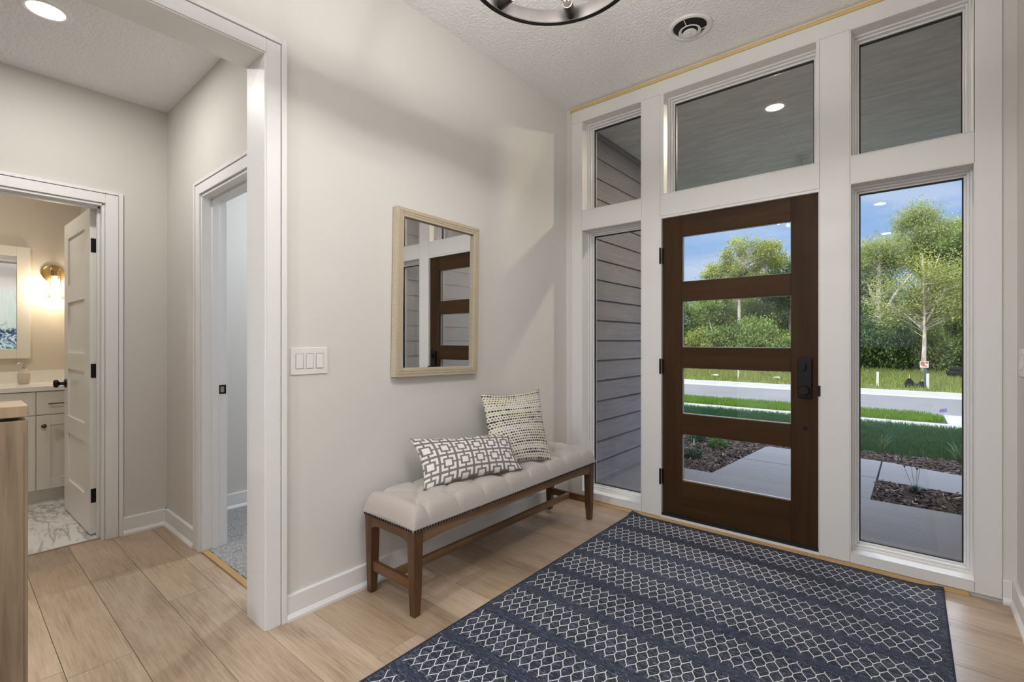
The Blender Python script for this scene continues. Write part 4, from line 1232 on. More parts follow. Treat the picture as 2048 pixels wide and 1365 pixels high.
# slim console by the opening
CO = empty('console_cabinet', (0.105, -3.40, 0.0), 'slim tall brown wood console at the left picture edge', 'console')
at(CO, MB().box(0.030, 0.201, -3.90, -2.966, 0.0, 0.9855)).build('body', M_console, CO, bevel=0.002)
at(CO, MB().box(0.045, 0.186, -3.88, -2.985, 0.9855, 0.9945)).build('gap_shade_fill', M_gasket, CO)  # black inset block standing in for the shade under the top
at(CO, MB().box(0.028, 0.202, -3.91, -2.9645, 0.9945, 1.026)).build('top', M_console_top, CO, bevel=0.003)
for ya in (-3.89, -3.43):
    q = at(CO, MB().box(0.2015, 0.2035, ya, ya + 0.455, 0.06, 0.955)).build('door', M_console, CO, bevel=0.001, seg=1)

# abstract canvas on the right wall (seen in the powder room mirror)
def art():
    m, t, out = newmat('abstract_paint')
    s_ = t.sep(t.coord())
    a, _ = t.noise(t.comb(0, t.m('MULTIPLY', s_[1], 14.0), t.m('MULTIPLY', s_[2], 2.0)), 1.0, 4, 0.6, 0.5)
    b, bc = t.noise(t.comb(0, t.m('MULTIPLY', s_[1], 7.0), t.m('MULTIPLY', s_[2], 6.0)), 1.0, 5, 0.65, 1.0)
    up = t.ramp(a, [(0.35, (0.42, 0.60, 0.54)), (0.5, (0.70, 0.77, 0.72)), (0.66, (0.60, 0.74, 0.70))])
    lo = t.ramp(b, [(0.33, (0.015, 0.035, 0.09)), (0.43, (0.05, 0.12, 0.25)), (0.5, (0.62, 0.74, 0.76)), (0.58, (0.06, 0.25, 0.27)), (0.68, (0.70, 0.76, 0.77))], 'CONSTANT')
    mk = t.ramp(t.m('ADD', s_[2], t.m('MULTIPLY', b, 0.5)), [(0.60, (1, 1, 1)), (0.76, (0, 0, 0))])
    col = t.mix(mk, up, lo)
    principled(t, out, col, 0.6)
    return m
AR = empty('abstract_painting', (RX, -2.60, 0.98), 'abstract canvas in blue and mint hanging on the right wall', 'painting')
MB().box(-0.034, -0.001, -0.40, 0.40, 0.0, 1.05).build('canvas', art(), AR, bevel=0.002)
# ================================================================== EXTERIOR: PORCH
def siding_mat():
    m, t, out = newmat('grey_lap_siding')
    co = t.coord()
    a, _ = t.noise(t.mapping(co, scale=(40, 3, 40)), 1.0, 5, 0.65, 0.8)
    b, _ = t.noise(t.mapping(co, scale=(9, 1, 9)), 1.0, 3, 0.5, 1.0)
    f = t.m('ADD', t.m('MULTIPLY', a, 0.6), t.m('MULTIPLY', b, 0.4))
    col = t.ramp(f, [(0.35, (0.130, 0.128, 0.148)), (0.65, (0.190, 0.187, 0.215))])
    principled(t, out, col, 0.75, 0, t.bump(a, 0.5, 0.004), 0.25)
    return m
M_sid = siding_mat()
PZ = -0.09
def siding(name, x, side, y0, y1, label):
    """lap boards on the plane x, facing 'side' (+1/-1)"""
    b = MB()
    zt = 3.03
    b.box(min(x, x - side * 0.08), max(x, x - side * 0.08), y0, y1, PZ - 0.2, 3.12)
    z = 1.941 - 0.182 * 11
    first = PZ + 0.055
    levels = [1.941 + 0.182 * k for k in range(-10, 6)]
    levels = [first] + [z for z in levels if z > first + 0.04]
    for k, z in enumerate(levels):
        z1 = levels[k + 1] if k + 1 < len(levels) else zt
        if z >= zt: break
        z1 = min(z1, zt)
        vs = [(x, y0, z), (x + side * 0.017, y0, z), (x + side * 0.004, y0, z1 + 0.002), (x, y0, z1 + 0.002)]
        vs += [(p[0], y1, p[2]) for p in vs]
        b.add(vs, [(0, 1, 2, 3), (7, 6, 5, 4), (0, 4, 5, 1), (1, 5, 6, 2), (2, 6, 7, 3), (3, 7, 4, 0)])
    b.box(min(x, x + side * 0.021), max(x, x + side * 0.021), y0, y1, zt, 3.079, 0)
    b.box(min(x, x + side * 0.019), max(x, x + side * 0.019), y0, y1, PZ + 0.001, PZ + 0.055, 0)
    return S(b.build(name, [M_sid]), label)
siding('wall_porch_left', -0.125, 1, EXT, 2.3, 'grey lap siding on the left side of the porch')
siding('wall_porch_right', 2.60, -1, EXT, 2.3, 'grey lap siding on the right side of the porch')
b = MB(); b.box(-0.20, -0.09, 2.3, 2.33, PZ - 0.2, 3.079); b.box(2.565, 2.68, 2.3, 2.33, PZ - 0.2, 3.079); b.box(2.575, 2.60, EXT, 2.3, PZ + 0.06, PZ + 0.061)
S(b.build('trim_10', M_sid_trim), 'grey corner boards of the porch walls')
b = MB(); b.box(-0.125, -0.10, EXT, EXT + 0.02, PZ, 3.079)
b.box(-0.125, -0.09, EXT - 0.01, EXT + 0.018, PZ, 3.079); b.box(2.56, 2.60, EXT - 0.01, EXT + 0.018, PZ, 3.079)
S(b.build('trim_11', M_sid_trim), 'grey trim where siding meets the front wall')
# front wall outside face
b = MB()
for a in ((-0.10, 0.133, PZ, 3.079), (0.615, 0.748, PZ, 3.079), (1.662, 1.80, PZ, 3.079), (2.28, 2.56, PZ, 3.079)):
    b.box(a[0], a[1], EXT, EXT + 0.015, a[2], a[3])
for x0, x1 in ((0.133, 0.615), (1.80, 2.28)):
    b.box(x0, x1, EXT, EXT + 0.015, 2.045, 2.19); b.box(x0, x1, EXT, EXT + 0.015, PZ, 0.06)
b.box(0.133, 2.28, EXT, EXT + 0.015, 2.875, 3.079); b.box(0.748, 1.662, EXT, EXT + 0.015, 2.046, 2.19)
b.box(0.748, 1.662, EXT, EXT + 0.015, PZ, 0.02)
S(b.build('trim_12', M_sid_trim), 'grey exterior trim around the entry windows')
def soffit_mat():
    m, t, out = newmat('stippled_soffit')
    co = t.coord()
    a, _ = t.noise(t.mapping(co, rot=(0, 0, 0.35), scale=(2.0, 9, 2)), 1.6, 5, 0.6, 0.6)
    col = t.ramp(a, [(0.35, (0.70, 0.68, 0.66)), (0.65, (0.86, 0.845, 0.82))])
    principled(t, out, col, 0.85, 0, t.bump(a, 0.3, 0.01), 0.2)
    return m
b = MB(); b.box(-0.205, 1.1785, EXT - 0.02, 3.45, 3.08, 3.12); b.box(1.1815, 2.68, EXT - 0.02, 3.45, 3.08, 3.12); b.box(1.1785, 1.1815, EXT - 0.02, 3.45, 3.082, 3.12)
S(b.build('ceiling_porch', soffit_mat()), 'grey stippled porch ceiling')
pl_ = downlight(1.215, 1.165, 3.08, 0.088, 'lit round recessed light in the porch ceiling', 52, None, (1, 0.85, 0.62), M_led2)
# roof above the whole entry
M_roof = simple('dark_roof_shingle', (0.05, 0.048, 0.047), 0.9, var=0.3, scale=20, bump=0.4)
b = MB()
zr0, zr1 = 3.15, 5.6
def gable(x0, x1, y0, y1, ym, z1):
    b.add([(x0, y0, zr0), (x1, y0, zr0), (x1, y1, zr0), (x0, y1, zr0), (x0, y0, 3.42), (x1, y0, 3.42), (x1, y1, 3.42), (x0, y1, 3.42), (x0, ym, z1), (x1, ym, z1)],
          [(3, 2, 1, 0), (0, 1, 5, 4), (2, 3, 7, 6), (4, 5, 9, 8), (6, 7, 8, 9), (1, 2, 6, 9, 5), (0, 4, 8, 7, 3)])
gable(-5.2, 2.85, -9.5, 3.55, -3.2, zr1)
gable(2.85, 5.6, -2.4, 3.55, 0.6, 4.6)
S(b.build('roof', M_roof), 'roof of the house')
# outer shell of the rooms next to the entry
b = MB()
b.box(-1.98, -1.83, 2.33, 2.45, -0.3, 3.12); b.box(-4.9, -1.98, 2.33, 2.45, -0.3, 3.12); b.box(-4.9, -4.75, -9.5, 2.33, -0.3, 3.12)
b.box(2.68, 5.3, 2.18, 2.33, -0.3, 3.12); b.box(5.15, 5.3, -2.2, 2.18, -0.3, 3.12); b.box(2.60, 5.15, -2.2, -2.05, -0.3, 3.12); b.box(-4.75, -0.168, -9.30, -9.15, -0.3, 3.12)
S(b.build('wall_exterior', M_sid), 'outer walls of the house')

# ------------------------------------------------------------------ concrete
def concrete(name, c, var=0.18, dirx=True):
    m, t, out = newmat(name)
    co = t.coord()
    a, _ = t.noise(co, 2.2, 4, 0.6)
    sc = (4, 240, 4) if dirx else (240, 4, 4)
    b, _ = t.noise(t.mapping(co, scale=sc), 1.0, 3, 0.6)
    g, _ = t.noise(co, 160, 2)
    k = t.m('ADD', t.m('MULTIPLY_ADD', a, var, 1 - var * 0.5), t.m('MULTIPLY', t.m('SUBTRACT', b, 0.5), 0.22))
    k = t.m('ADD', k, t.m('MULTIPLY', t.m('SUBTRACT', g, 0.5), 0.15))
    col = t.mix(1.0, c4(c), t.comb(k, k, k), 'MULTIPLY')
    principled(t, out, col, 0.85, 0, t.bump(b, 0.25, 0.002), 0.3)
    return m
M_conc = concrete('broom_concrete', (0.1100, 0.1115, 0.1254), dirx=False)
M_conc2 = concrete('broom_concrete_walk', (0.0915, 0.0945, 0.1048))
M_side = concrete('bright_concrete', (0.1438, 0.1377, 0.1270))
S(MB().box(-0.28, 2.75, EXT, 1.74, PZ - 0.2, PZ).build('porch_floor', M_conc, bevel=0.006), 'broom finished concrete porch slab')
GZ = -0.115
b = MB()
def slab(pts, z=GZ, th=0.1):
    b.hexa([(x, y, z - th) for x, y in pts], [(x, y, z) for x, y in pts])
slab([(0.515, 1.748), (1.793, 1.748), (1.800, 2.655), (0.592, 2.655)])
slab([(0.593, 2.663), (1.800, 2.663), (1.806, 3.50), (0.665, 3.53)])
slab([(1.814, 2.585), (2.44, 2.49), (2.52, 3.25), (1.818, 3.498)])
slab([(2.448, 2.488), (5.2, 2.10), (5.2, 2.90), (2.528, 3.247)])
S(b.build('walkway', M_conc2, bevel=0.004), 'jointed concrete walkway from the porch')

def ground_z(y):
    return -0.135 if y < 4.0 else max(-0.135 - 0.048 * (y - 4.0), -0.46)
def grid_mesh(x0, x1, y0, y1, nx, ny, zf, holes=None):
    b = MB(); vs = []
    for j in range(ny + 1):
        for i in range(nx + 1):
            x = x0 + (x1 - x0) * i / nx; y = y0 + (y1 - y0) * j / ny
            vs.append((x, y, zf(x, y)))
    fs = [(j * (nx + 1) + i, j * (nx + 1) + i + 1, (j + 1) * (nx + 1) + i + 1, (j + 1) * (nx + 1) + i) for j in range(ny) for i in range(nx)]
    return b.add(vs, fs)
def soil(name, c1, c2, sc):
    m, t, out = newmat(name)
    a, _ = t.noise(t.coord(), sc, 5, 0.65)
    principled(t, out, t.ramp(a, [(0.38, c1), (0.62, c2)]), 0.95, 0, t.bump(a, 0.8, 0.02), 0.1)
    return m
M_mulch = soil('bark_mulch_bed', (0.0086, 0.0058, 0.0058), (0.0408, 0.0278, 0.0250), 55)
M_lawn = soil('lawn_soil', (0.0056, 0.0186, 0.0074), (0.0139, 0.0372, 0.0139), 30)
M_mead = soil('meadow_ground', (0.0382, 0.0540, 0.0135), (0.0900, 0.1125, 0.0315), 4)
rs = np.random.RandomState(5)
def bumpz(amp, f, s0):
    ph = rs.rand(6) * 6
    return lambda x, y: amp * (math.sin(x * f + ph[0]) * math.sin(y * f * 1.1 + ph[1]) + 0.5 * math.sin(x * f * 2.3 + ph[2]) * math.sin(y * f * 1.9 + ph[3]))
bz = bumpz(0.010, 9, 1)
o = grid_mesh(-9, 9, 1.75, 4.02, 150, 24, lambda x, y: GZ - 0.018 + bz(x, y)).build('mulch_ground', M_mulch, recalc=False, smooth=True); S(o, 'mulched planting bed ground')
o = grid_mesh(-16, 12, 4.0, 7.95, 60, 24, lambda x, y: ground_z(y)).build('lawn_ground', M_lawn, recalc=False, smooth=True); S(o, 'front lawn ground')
S(MB().hexa([(-30, 7.95, -0.6), (30, 7.95, -0.6), (30, 9.25, -0.6), (-30, 9.25, -0.6)], [(-30, 7.95, -0.315), (30, 7.95, -0.315), (30, 9.25, -0.385), (-30, 9.25, -0.385)]).build('sidewalk', M_side), 'bright public sidewalk')
o = grid_mesh(-30, 2.62, 9.25, 10.9, 60, 6, lambda x, y: -0.40 - 0.03 * (y - 9.25)).build('verge_ground', M_lawn, recalc=False); S(o, 'grass verge ground')
S(MB().box(2.62, 8.0, 9.25, 10.95, -0.6, -0.41).build('driveway_apron', M_side), 'bright concrete driveway apron')
def asphalt():
    m, t, out = newmat('asphalt')
    co = t.coord()
    a, _ = t.noise(co, 0.5, 3)
    g, _ = t.noise(co, 80, 3, 0.7)
    b_, _ = t.noise(t.mapping(co, scale=(0.6, 5, 1)), 1.0, 4, 0.6)
    f = t.m('ADD', t.m('MULTIPLY', a, 0.3), t.m('ADD', t.m('MULTIPLY', g, 0.35), t.m('MULTIPLY', b_, 0.35)))
    principled(t, out, t.ramp(f, [(0.35, (0.048, 0.048, 0.0475)), (0.65, (0.084, 0.083, 0.080))]), 0.9, 0, None, 0.2)
    return m
S(MB().box(-60, 60, 10.9, 15.4, -0.7, -0.455).build('street', asphalt()), 'grey asphalt street')
b = MB()
b.add([(-60, 15.4, -0.7), (-60, 15.4, -0.452), (-60, 15.75, -0.43), (-60, 15.95, -0.33), (-60, 16.15, -0.325), (-60, 16.15, -0.7),
       (60, 15.4, -0.7), (60, 15.4, -0.452), (60, 15.75, -0.43), (60, 15.95, -0.33), (60, 16.15, -0.325), (60, 16.15, -0.7)],
      [(0, 1, 2, 3, 4, 5), (11, 10, 9, 8, 7, 6)] + [(i, i + 6, (i + 1) % 6 + 6, (i + 1) % 6) for i in range(6)])
S(b.build('curb', M_side), 'bright concrete curb on the far side of the street')
def mead_z(x, y):
    return -0.335 + 0.012 * max(0, y - 16.15) * 0.4 + 0.03 * math.sin(x * 0.9) * math.sin(y * 0.7)
o = grid_mesh(-45, 45, 16.15, 80, 90, 60, mead_z).build('meadow_ground', M_mead, recalc=False, smooth=True); S(o, 'rough meadow beyond the street')
# broad base soil so nothing hangs over a void
S(MB().box(-60, 60, 3.9, 11, -0.75, -0.62).build('subsoil_ground', M_lawn), 'soil under the street side')

# ------------------------------------------------------------------ scatter helpers (numpy meshes)
def np_mesh(name, verts, faces_n, mats, mi=None, smooth=False):
    """verts (N,k,3): N polygons of k corners"""
    N, k = verts.shape[:2]
    me = bpy.data.meshes.new(name)
    me.vertices.add(N * k); me.vertices.foreach_set('co', verts.reshape(-1).astype(np.float32))
    me.loops.add(N * k); me.loops.foreach_set('vertex_index', np.arange(N * k, dtype=np.int32))
    me.polygons.add(N)
    me.polygons.foreach_set('loop_start', np.arange(0, N * k, k, dtype=np.int32))
    me.polygons.foreach_set('loop_total', np.full(N, k, dtype=np.int32))
    for m in mats: me.materials.append(m)
    if mi is not None: me.polygons.foreach_set('material_index', mi.astype(np.int32))
    me.update(calc_edges=True)
    me.validate()
    return me

def leaf_mat(name, c1, c2, trans=0.35, rough=0.5, scale=0.8):
    m, t, out = newmat(name)
    g = t.new('ShaderNodeNewGeometry')
    a, _ = t.noise(t.coord(), scale, 3)
    r_ = g.outputs['Random Per Island']
    f = t.m('ADD', t.m('MULTIPLY', r_, 0.55), t.m('MULTIPLY', a, 0.55))
    col = t.ramp(f, [(0.2, c1), (0.85, c2)])
    d = t.new('ShaderNodeBsdfPrincipled'); t.put(d.inputs['Base Color'], col); d.inputs['Roughness'].default_value = rough
    d.inputs['Specular IOR Level'].default_value = 0.25
    tr = t.new('ShaderNodeBsdfTranslucent'); t.put(tr.inputs[0], t.mix(1.0, col, (1.25, 1.2, 0.6), 'MULTIPLY'))
    mx = t.new('ShaderNodeMixShader'); mx.inputs[0].default_value = trans
    t.put(mx.inputs[1], d.outputs[0]); t.put(mx.inputs[2], tr.outputs[0]); t.put(out.inputs[0], mx.outputs[0])
    return m
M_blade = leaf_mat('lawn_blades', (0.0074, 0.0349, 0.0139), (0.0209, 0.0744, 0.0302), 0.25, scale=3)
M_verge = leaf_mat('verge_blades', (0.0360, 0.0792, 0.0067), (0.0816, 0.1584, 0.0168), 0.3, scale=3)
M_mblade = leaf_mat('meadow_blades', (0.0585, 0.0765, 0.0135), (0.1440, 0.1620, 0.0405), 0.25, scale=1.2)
def grass(name, n, xr, yr, zf, hmin, hmax, wd, mat, label, seed, mask=None, lean=0.45):
    r = np.random.RandomState(seed)
    x = r.uniform(*xr, n); y = r.uniform(*yr, n)
    if mask is not None:
        k = mask(x, y); x, y = x[k], y[k]; n = len(x)
    z = zf(x, y)
    h = r.uniform(hmin, hmax, n); a = r.uniform(0, 2 * PI, n); l = r.uniform(0.1, lean, n) * h; la = r.uniform(0, 2 * PI, n)
    dx, dy = np.cos(a) * wd / 2, np.sin(a) * wd / 2
    P_ = np.zeros((n, 4, 3))
    P_[:, 0] = np.stack([x - dx, y - dy, z - 0.005], 1); P_[:, 1] = np.stack([x + dx, y + dy, z - 0.005], 1)
    P_[:, 2] = np.stack([x + dx * 0.5 + np.cos(la) * l * 0.6, y + dy * 0.5 + np.sin(la) * l * 0.6, z + h * 0.75], 1)
    P_[:, 3] = np.stack([x + np.cos(la) * l, y + np.sin(la) * l, z + h], 1)
    me = np_mesh(name, P_, 4, [mat])
    o = bpy.data.objects.new(name, me); COL.objects.link(o)
    return tag(o, label, 'grass', kind='stuff')
gzv = lambda x, y: np.where(y < 4.0, -0.135, np.maximum(-0.135 - 0.048 * (y - 4.0), -0.46))
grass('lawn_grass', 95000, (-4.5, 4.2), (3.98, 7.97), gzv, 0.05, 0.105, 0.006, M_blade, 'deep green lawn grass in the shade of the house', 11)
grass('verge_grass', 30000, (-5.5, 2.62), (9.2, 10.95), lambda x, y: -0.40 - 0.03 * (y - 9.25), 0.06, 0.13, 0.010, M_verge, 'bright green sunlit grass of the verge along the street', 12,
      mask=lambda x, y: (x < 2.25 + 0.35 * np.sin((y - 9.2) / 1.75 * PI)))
mzv = lambda x, y: -0.335 + 0.0048 * np.maximum(0, y - 16.15) + 0.03 * np.sin(x * 0.9) * np.sin(y * 0.7)
grass('meadow_grass', 60000, (-14, 8), (16.1, 30), mzv, 0.06, 0.20, 0.022, M_mblade, 'yellow green rough grass between street and trees', 13)
# mulch chips
def chips():
    r = np.random.RandomState(21); n = 26000
    x = r.uniform(-1.75, 2.66, n); y = r.uniform(1.76, 4.05, n)
    onwalk = ((y < 3.54) & (x > 0.515 + (y - 1.75) * 0.085 - 0.01) & (x < 1.815)) | ((x > 1.80) & (y > 2.60 - 0.153 * (x - 1.8)) & (y < 3.50 - 0.35 * np.clip(x - 1.8, 0, 0.72) - 0.0 * x))
    k = ~onwalk & ~((y < 2.36) & ((x < -0.22) | (x > 2.54))); x, y = x[k], y[k]; n = len(x)
    z = GZ - 0.016 + r.uniform(0, 0.016, n)
    L = r.uniform(0.008, 0.038, n); w_ = r.uniform(0.003, 0.009, n); a = r.uniform(0, PI, n); tl = r.uniform(-0.45, 0.45, n)
    c, s_ = np.cos(a), np.sin(a)
    P_ = np.zeros((n, 4, 3))
    for q, (u, v) in enumerate(((-1, -1), (1, -1), (1, 1), (-1, 1))):
        P_[:, q, 0] = x + u * L * c - v * w_ * s_; P_[:, q, 1] = y + u * L * s_ + v * w_ * c; P_[:, q, 2] = z + u * L * tl + v * w_ * 0.4
    m, t, out = newmat('bark_chips')
    g = t.new('ShaderNodeNewGeometry')
    principled(t, out, t.ramp(g.outputs['Random Per Island'], [(0.0, (0.010, 0.007, 0.006)), (0.6, (0.045, 0.031, 0.028)), (0.93, (0.08, 0.06, 0.055)), (1.0, (0.26, 0.22, 0.20))]), 0.9, 0, None, 0.15)
    me = np_mesh('mulch_chips', P_, 4, [m])
    o = bpy.data.objects.new('mulch_chips', me); COL.objects.link(o)
    return tag(o, 'dark bark mulch chips in the planting beds', 'mulch', kind='stuff')
chips()

# ------------------------------------------------------------------ garden plants
def blade_plant(name, loc, n, h, spread, wd, mat, label, cat, seed, droop=0.5, up=1.0):
    r = random.Random(seed); b = MB()
    for k in range(n):
        a = r.uniform(0, 2 * PI); L = h * r.uniform(0.6, 1.0); sp = spread * r.uniform(0.2, 1.0)
        px_, py_ = -math.sin(a) * wd, math.cos(a) * wd
        pts = []
        for q in range(6):
            u = q / 5
            rr = sp * (u ** 1.3); z = L * up * (u - droop * u ** 3 * 0.6)
            w_ = (1 - u ** 1.5) + 0.05
            pts.append(((math.cos(a) * rr, math.sin(a) * rr, z), w_))
        vs = []
        for (p, w_) in pts: vs += [(p[0] - px_ * w_, p[1] - py_ * w_, p[2]), (p[0] + px_ * w_, p[1] + py_ * w_, p[2] + 0.0005)]
        b.add(vs, [(2 * q, 2 * q + 1, 2 * q + 3, 2 * q + 2) for q in range(5)])
    o = b.build(name, mat, None, recalc=False)
    o.location = loc
    return tag(o, label, cat)
M_daylily = leaf_mat('strap_leaves', (0.0180, 0.0510, 0.0120), (0.0540, 0.1020, 0.0300), 0.2)
M_blue = leaf_mat('blue_green_leaves', (0.0180, 0.0570, 0.0510), (0.0540, 0.1140, 0.0960), 0.15)
M_fresh = leaf_mat('fresh_leaves', (0.0300, 0.0960, 0.0270), (0.0780, 0.1980, 0.0720), 0.25)
blade_plant('daylily', (1.79, 3.96, -0.13), 20, 0.34, 0.20, 0.005, M_daylily, 'arching strap leaved plant at the left of the lawn edge', 'plant', 1)
blade_plant('daylily', (2.46, 3.92, -0.13), 34, 0.32, 0.20, 0.006, M_daylily, 'dense strap leaved clump at the right of the lawn edge', 'plant', 2)
DI = empty('flowering_dianthus', (2.085, 2.36, GZ - 0.005), 'small blue green tuft with four flower stalks in the mulch strip', 'plant')
o = blade_plant('leaf_tuft', (0, 0, 0), 150, 0.075, 0.085, 0.0022, M_blue, None, None, 3, 0.3); o.parent = DI
for k, (dx, dy, hgt) in enumerate(((-0.075, 0.0, 0.20), (-0.030, 0.0, 0.235), (0.010, 0.0, 0.19), (0.030, 0.0, 0.215))):
    b = MB(); b.tube([(dx * 0.15, dy, 0.02), (dx * 0.6, dy, hgt * 0.55), (dx, dy, hgt)], 0.0014, 6)
    s_ = b.build('flower_stalk', M_daylily, DI)
    b = MB(); b.lathe([(0.0, 0), (0.004, 0.002), (0.0055, 0.012), (0.014, 0.018), (0.013, 0.022), (0.0, 0.020)], (dx, dy, hgt), 10)
    b.build('flower_head', simple('spent_flower', (0.06, 0.03, 0.035), 0.8) if k == 0 else bpy.data.materials['spent_flower'], s_, smooth=True)
def low_shrub(loc, r_, h, n, mat, label, seed):
    rr = np.random.RandomState(seed)
    d = rr.normal(size=(n, 3)); d /= np.linalg.norm(d, axis=1)[:, None]; d[:, 2] = np.abs(d[:, 2])
    c = d * (rr.uniform(0.3, 1, n) ** 0.5)[:, None] * np.array([r_, r_, h])
    e1 = rr.normal(size=(n, 3)); e1 /= np.linalg.norm(e1, axis=1)[:, None]
    e2 = np.cross(e1, rr.normal(size=(n, 3))); e2 /= np.linalg.norm(e2, axis=1)[:, None]
    s_ = rr.uniform(0.008, 0.018, n)[:, None]
    P_ = np.stack([c - e1 * s_, c + e2 * s_ * 0.5, c + e1 * s_, c - e2 * s_ * 0.5], 1)
    me = np_mesh('low_shrub', P_, 4, [mat])
    o = bpy.data.objects.new('low_shrub', me); COL.objects.link(o); o.location = loc
    return tag(o, label, 'plant')
low_shrub((-0.10, 3.36, GZ - 0.01), 0.15, 0.12, 1500, M_blue, 'low blue green plant in the mulch bed farthest to the left', 1)
low_shrub((0.20, 3.12, GZ - 0.01), 0.13, 0.13, 1700, M_fresh, 'bright green low plant in the mulch bed', 2)
low_shrub((0.13, 2.40, GZ - 0.01), 0.11, 0.10, 1400, M_blue, 'small blue green plant in the mulch nearest the porch', 3)
o = MB().box(-0.010, 0.010, -0.001, 0.001, 0.0, 0.09).build('plant_tag', simple('plastic_tag', (0.6, 0.6, 0.6), 0.5), None); o.location = (-0.055, 3.0, GZ - 0.02)
tag(o, 'small pale plant tag stuck in the mulch bed', 'plant tag')

# ------------------------------------------------------------------ street side things
M_wstake = simple('whitewashed_stake', (0.36, 0.34, 0.31), 0.8)
o = MB().hexa([(-0.035, -0.02, -0.03), (0.035, -0.02, -0.03), (0.035, 0.02, -0.03), (-0.035, 0.02, -0.03)], [(-0.025, -0.02, 0.51), (0.04, -0.02, 0.51), (0.04, 0.02, 0.51), (-0.025, 0.02, 0.51)]).build('survey_stake', M_wstake)
o.location = (1.22, 16.95, -0.33); tag(o, 'white survey stake in the meadow, left in the sidelight view', 'stake')
o = MB().box(-0.035, 0.035, -0.02, 0.02, -0.03, 0.50).build('survey_stake', M_wstake)
o.location = (2.49, 17.05, -0.33); tag(o, 'white survey stake beside the teal sign post', 'stake')
o = MB().box(-0.02, 0.02, -0.02, 0.02, -0.03, 0.45).build('survey_stake', simple('grey_stake', (0.35, 0.32, 0.27), 0.9))
o.location = (-3.21, 17.3, -0.33); tag(o, 'thin grey stake in the meadow seen through the door', 'stake')
SG = empty('utility_marker', (2.44, 17.32, -0.33), 'small orange and white sign on a teal post', 'sign')
MB().box(-0.035, 0.035, -0.02, 0.02, -0.03, 0.70).build('post', simple('teal_post', (0.02, 0.05, 0.05), 0.6), SG)
q = MB().box(-0.14, 0.08, -0.032, -0.0205, 0.68, 0.89).build('sign_panel', simple('sign_white', (0.36, 0.33, 0.30), 0.6), SG)
q = MB(); q.box(-0.120, -0.02, -0.036, -0.0325, 0.76, 0.87); q.box(0.0, 0.065, -0.036, -0.0325, 0.81, 0.87); q.box(-0.08, 0.04, -0.036, -0.0325, 0.72, 0.755)
q.build('sign_marking', simple('sign_orange', (0.26, 0.06, 0.025), 0.6), SG)
# fallen silt fence, draped over two stakes
M_silt = simple('black_silt_fabric', (0.005, 0.0055, 0.006), 0.95, var=0.3, spec=0.1)
FE = empty('silt_fence', (2.10, 17.50, -0.32), 'slumped black silt fence draped over wooden stakes in the meadow', 'fence')
FE.scale = (0.62, 0.62, 0.72)
b = MB(); nx_, ny_ = 30, 8; vs = []
for j in range(ny_ + 1):
    for i in range(nx_ + 1):
        u = i / nx_; v = j / ny_
        x = -0.62 + 1.25 * u
        top = 0.42 * math.exp(-((u - 0.42) / 0.17) ** 2) + 0.30 * math.exp(-((u - 0.83) / 0.17) ** 2)
        top = max(top, 0.03)
        z = top * (1 - v) + 0.012 * math.sin(u * 60 + v * 3)
        y = -0.30 * v + 0.03 * math.sin(u * 38) * v
        vs.append((x, y, z))
b.add(vs, [(j * (nx_ + 1) + i, j * (nx_ + 1) + i + 1, (j + 1) * (nx_ + 1) + i + 1, (j + 1) * (nx_ + 1) + i) for j in range(ny_) for i in range(nx_)])
o = b.build('fabric', M_silt, FE, recalc=False, smooth=True); so = o.modifiers.new('thick', 'SOLIDIFY'); so.thickness = 0.006
for x, h in ((-0.10, 0.58), (0.42, 0.36)):
    MB().box(x - 0.015, x + 0.015, -0.015, 0.015, -0.04, h).build('stake', simple('raw_stake', (0.40, 0.26, 0.17), 0.9) if x < 0 else bpy.data.materials['raw_stake'], FE)
# black culvert / fabric roll at right
FR = empty('fabric_roll', (3.86, 23.6, -0.30), 'heap of black erosion fabric at the right edge of the meadow', 'fabric roll')
FR.scale = (0.62, 0.62, 0.55)
b = MB()
for k, (r_, z, off) in enumerate(((0.30, 0.28, 0.0), (0.22, 0.62, 0.12))):
    pts = [(-1.0 + off + 0.2 * q, 0.04 * math.sin(q * 1.3 + k), z + 0.03 * math.sin(q * 0.9)) for q in range(12)]
    b.tube(pts, [r_ * (0.55 + 0.45 * math.sin(PI * min(1, (q + 1) / 5) / 2)) for q in range(12)], 14)
b.build('roll', M_silt, FR, smooth=True)
fl = MB(); fl.tube([(0, 0, 0), (0, 0, 0.20)], 0.003, 6)
FG = empty('marker_flag', (2.66, 10.55, -0.42), 'tiny purple and white marker flag by the driveway corner', 'flag')
fl.build('wire', simple('flag_wire', (0.4, 0.4, 0.4), 0.5, 0.8), FG)
MB().add([(0, 0, 0.20), (-0.12, 0.0, 0.17), (-0.13, 0.01, 0.10), (0, 0, 0.12), (0.002, 0.002, 0.20), (-0.12, 0.002, 0.17), (-0.13, 0.012, 0.10), (0.002, 0.002, 0.12)],
         [(0, 1, 2, 3), (7, 6, 5, 4), (0, 4, 5, 1), (1, 5, 6, 2), (2, 6, 7, 3), (3, 7, 4, 0)]).build('pennant', simple('flag_purple', (0.10, 0.07, 0.20), 0.8), FG)
M_rock = simple('pale_rock', (0.28, 0.26, 0.23), 0.9, bump=0.3, bscale=20)
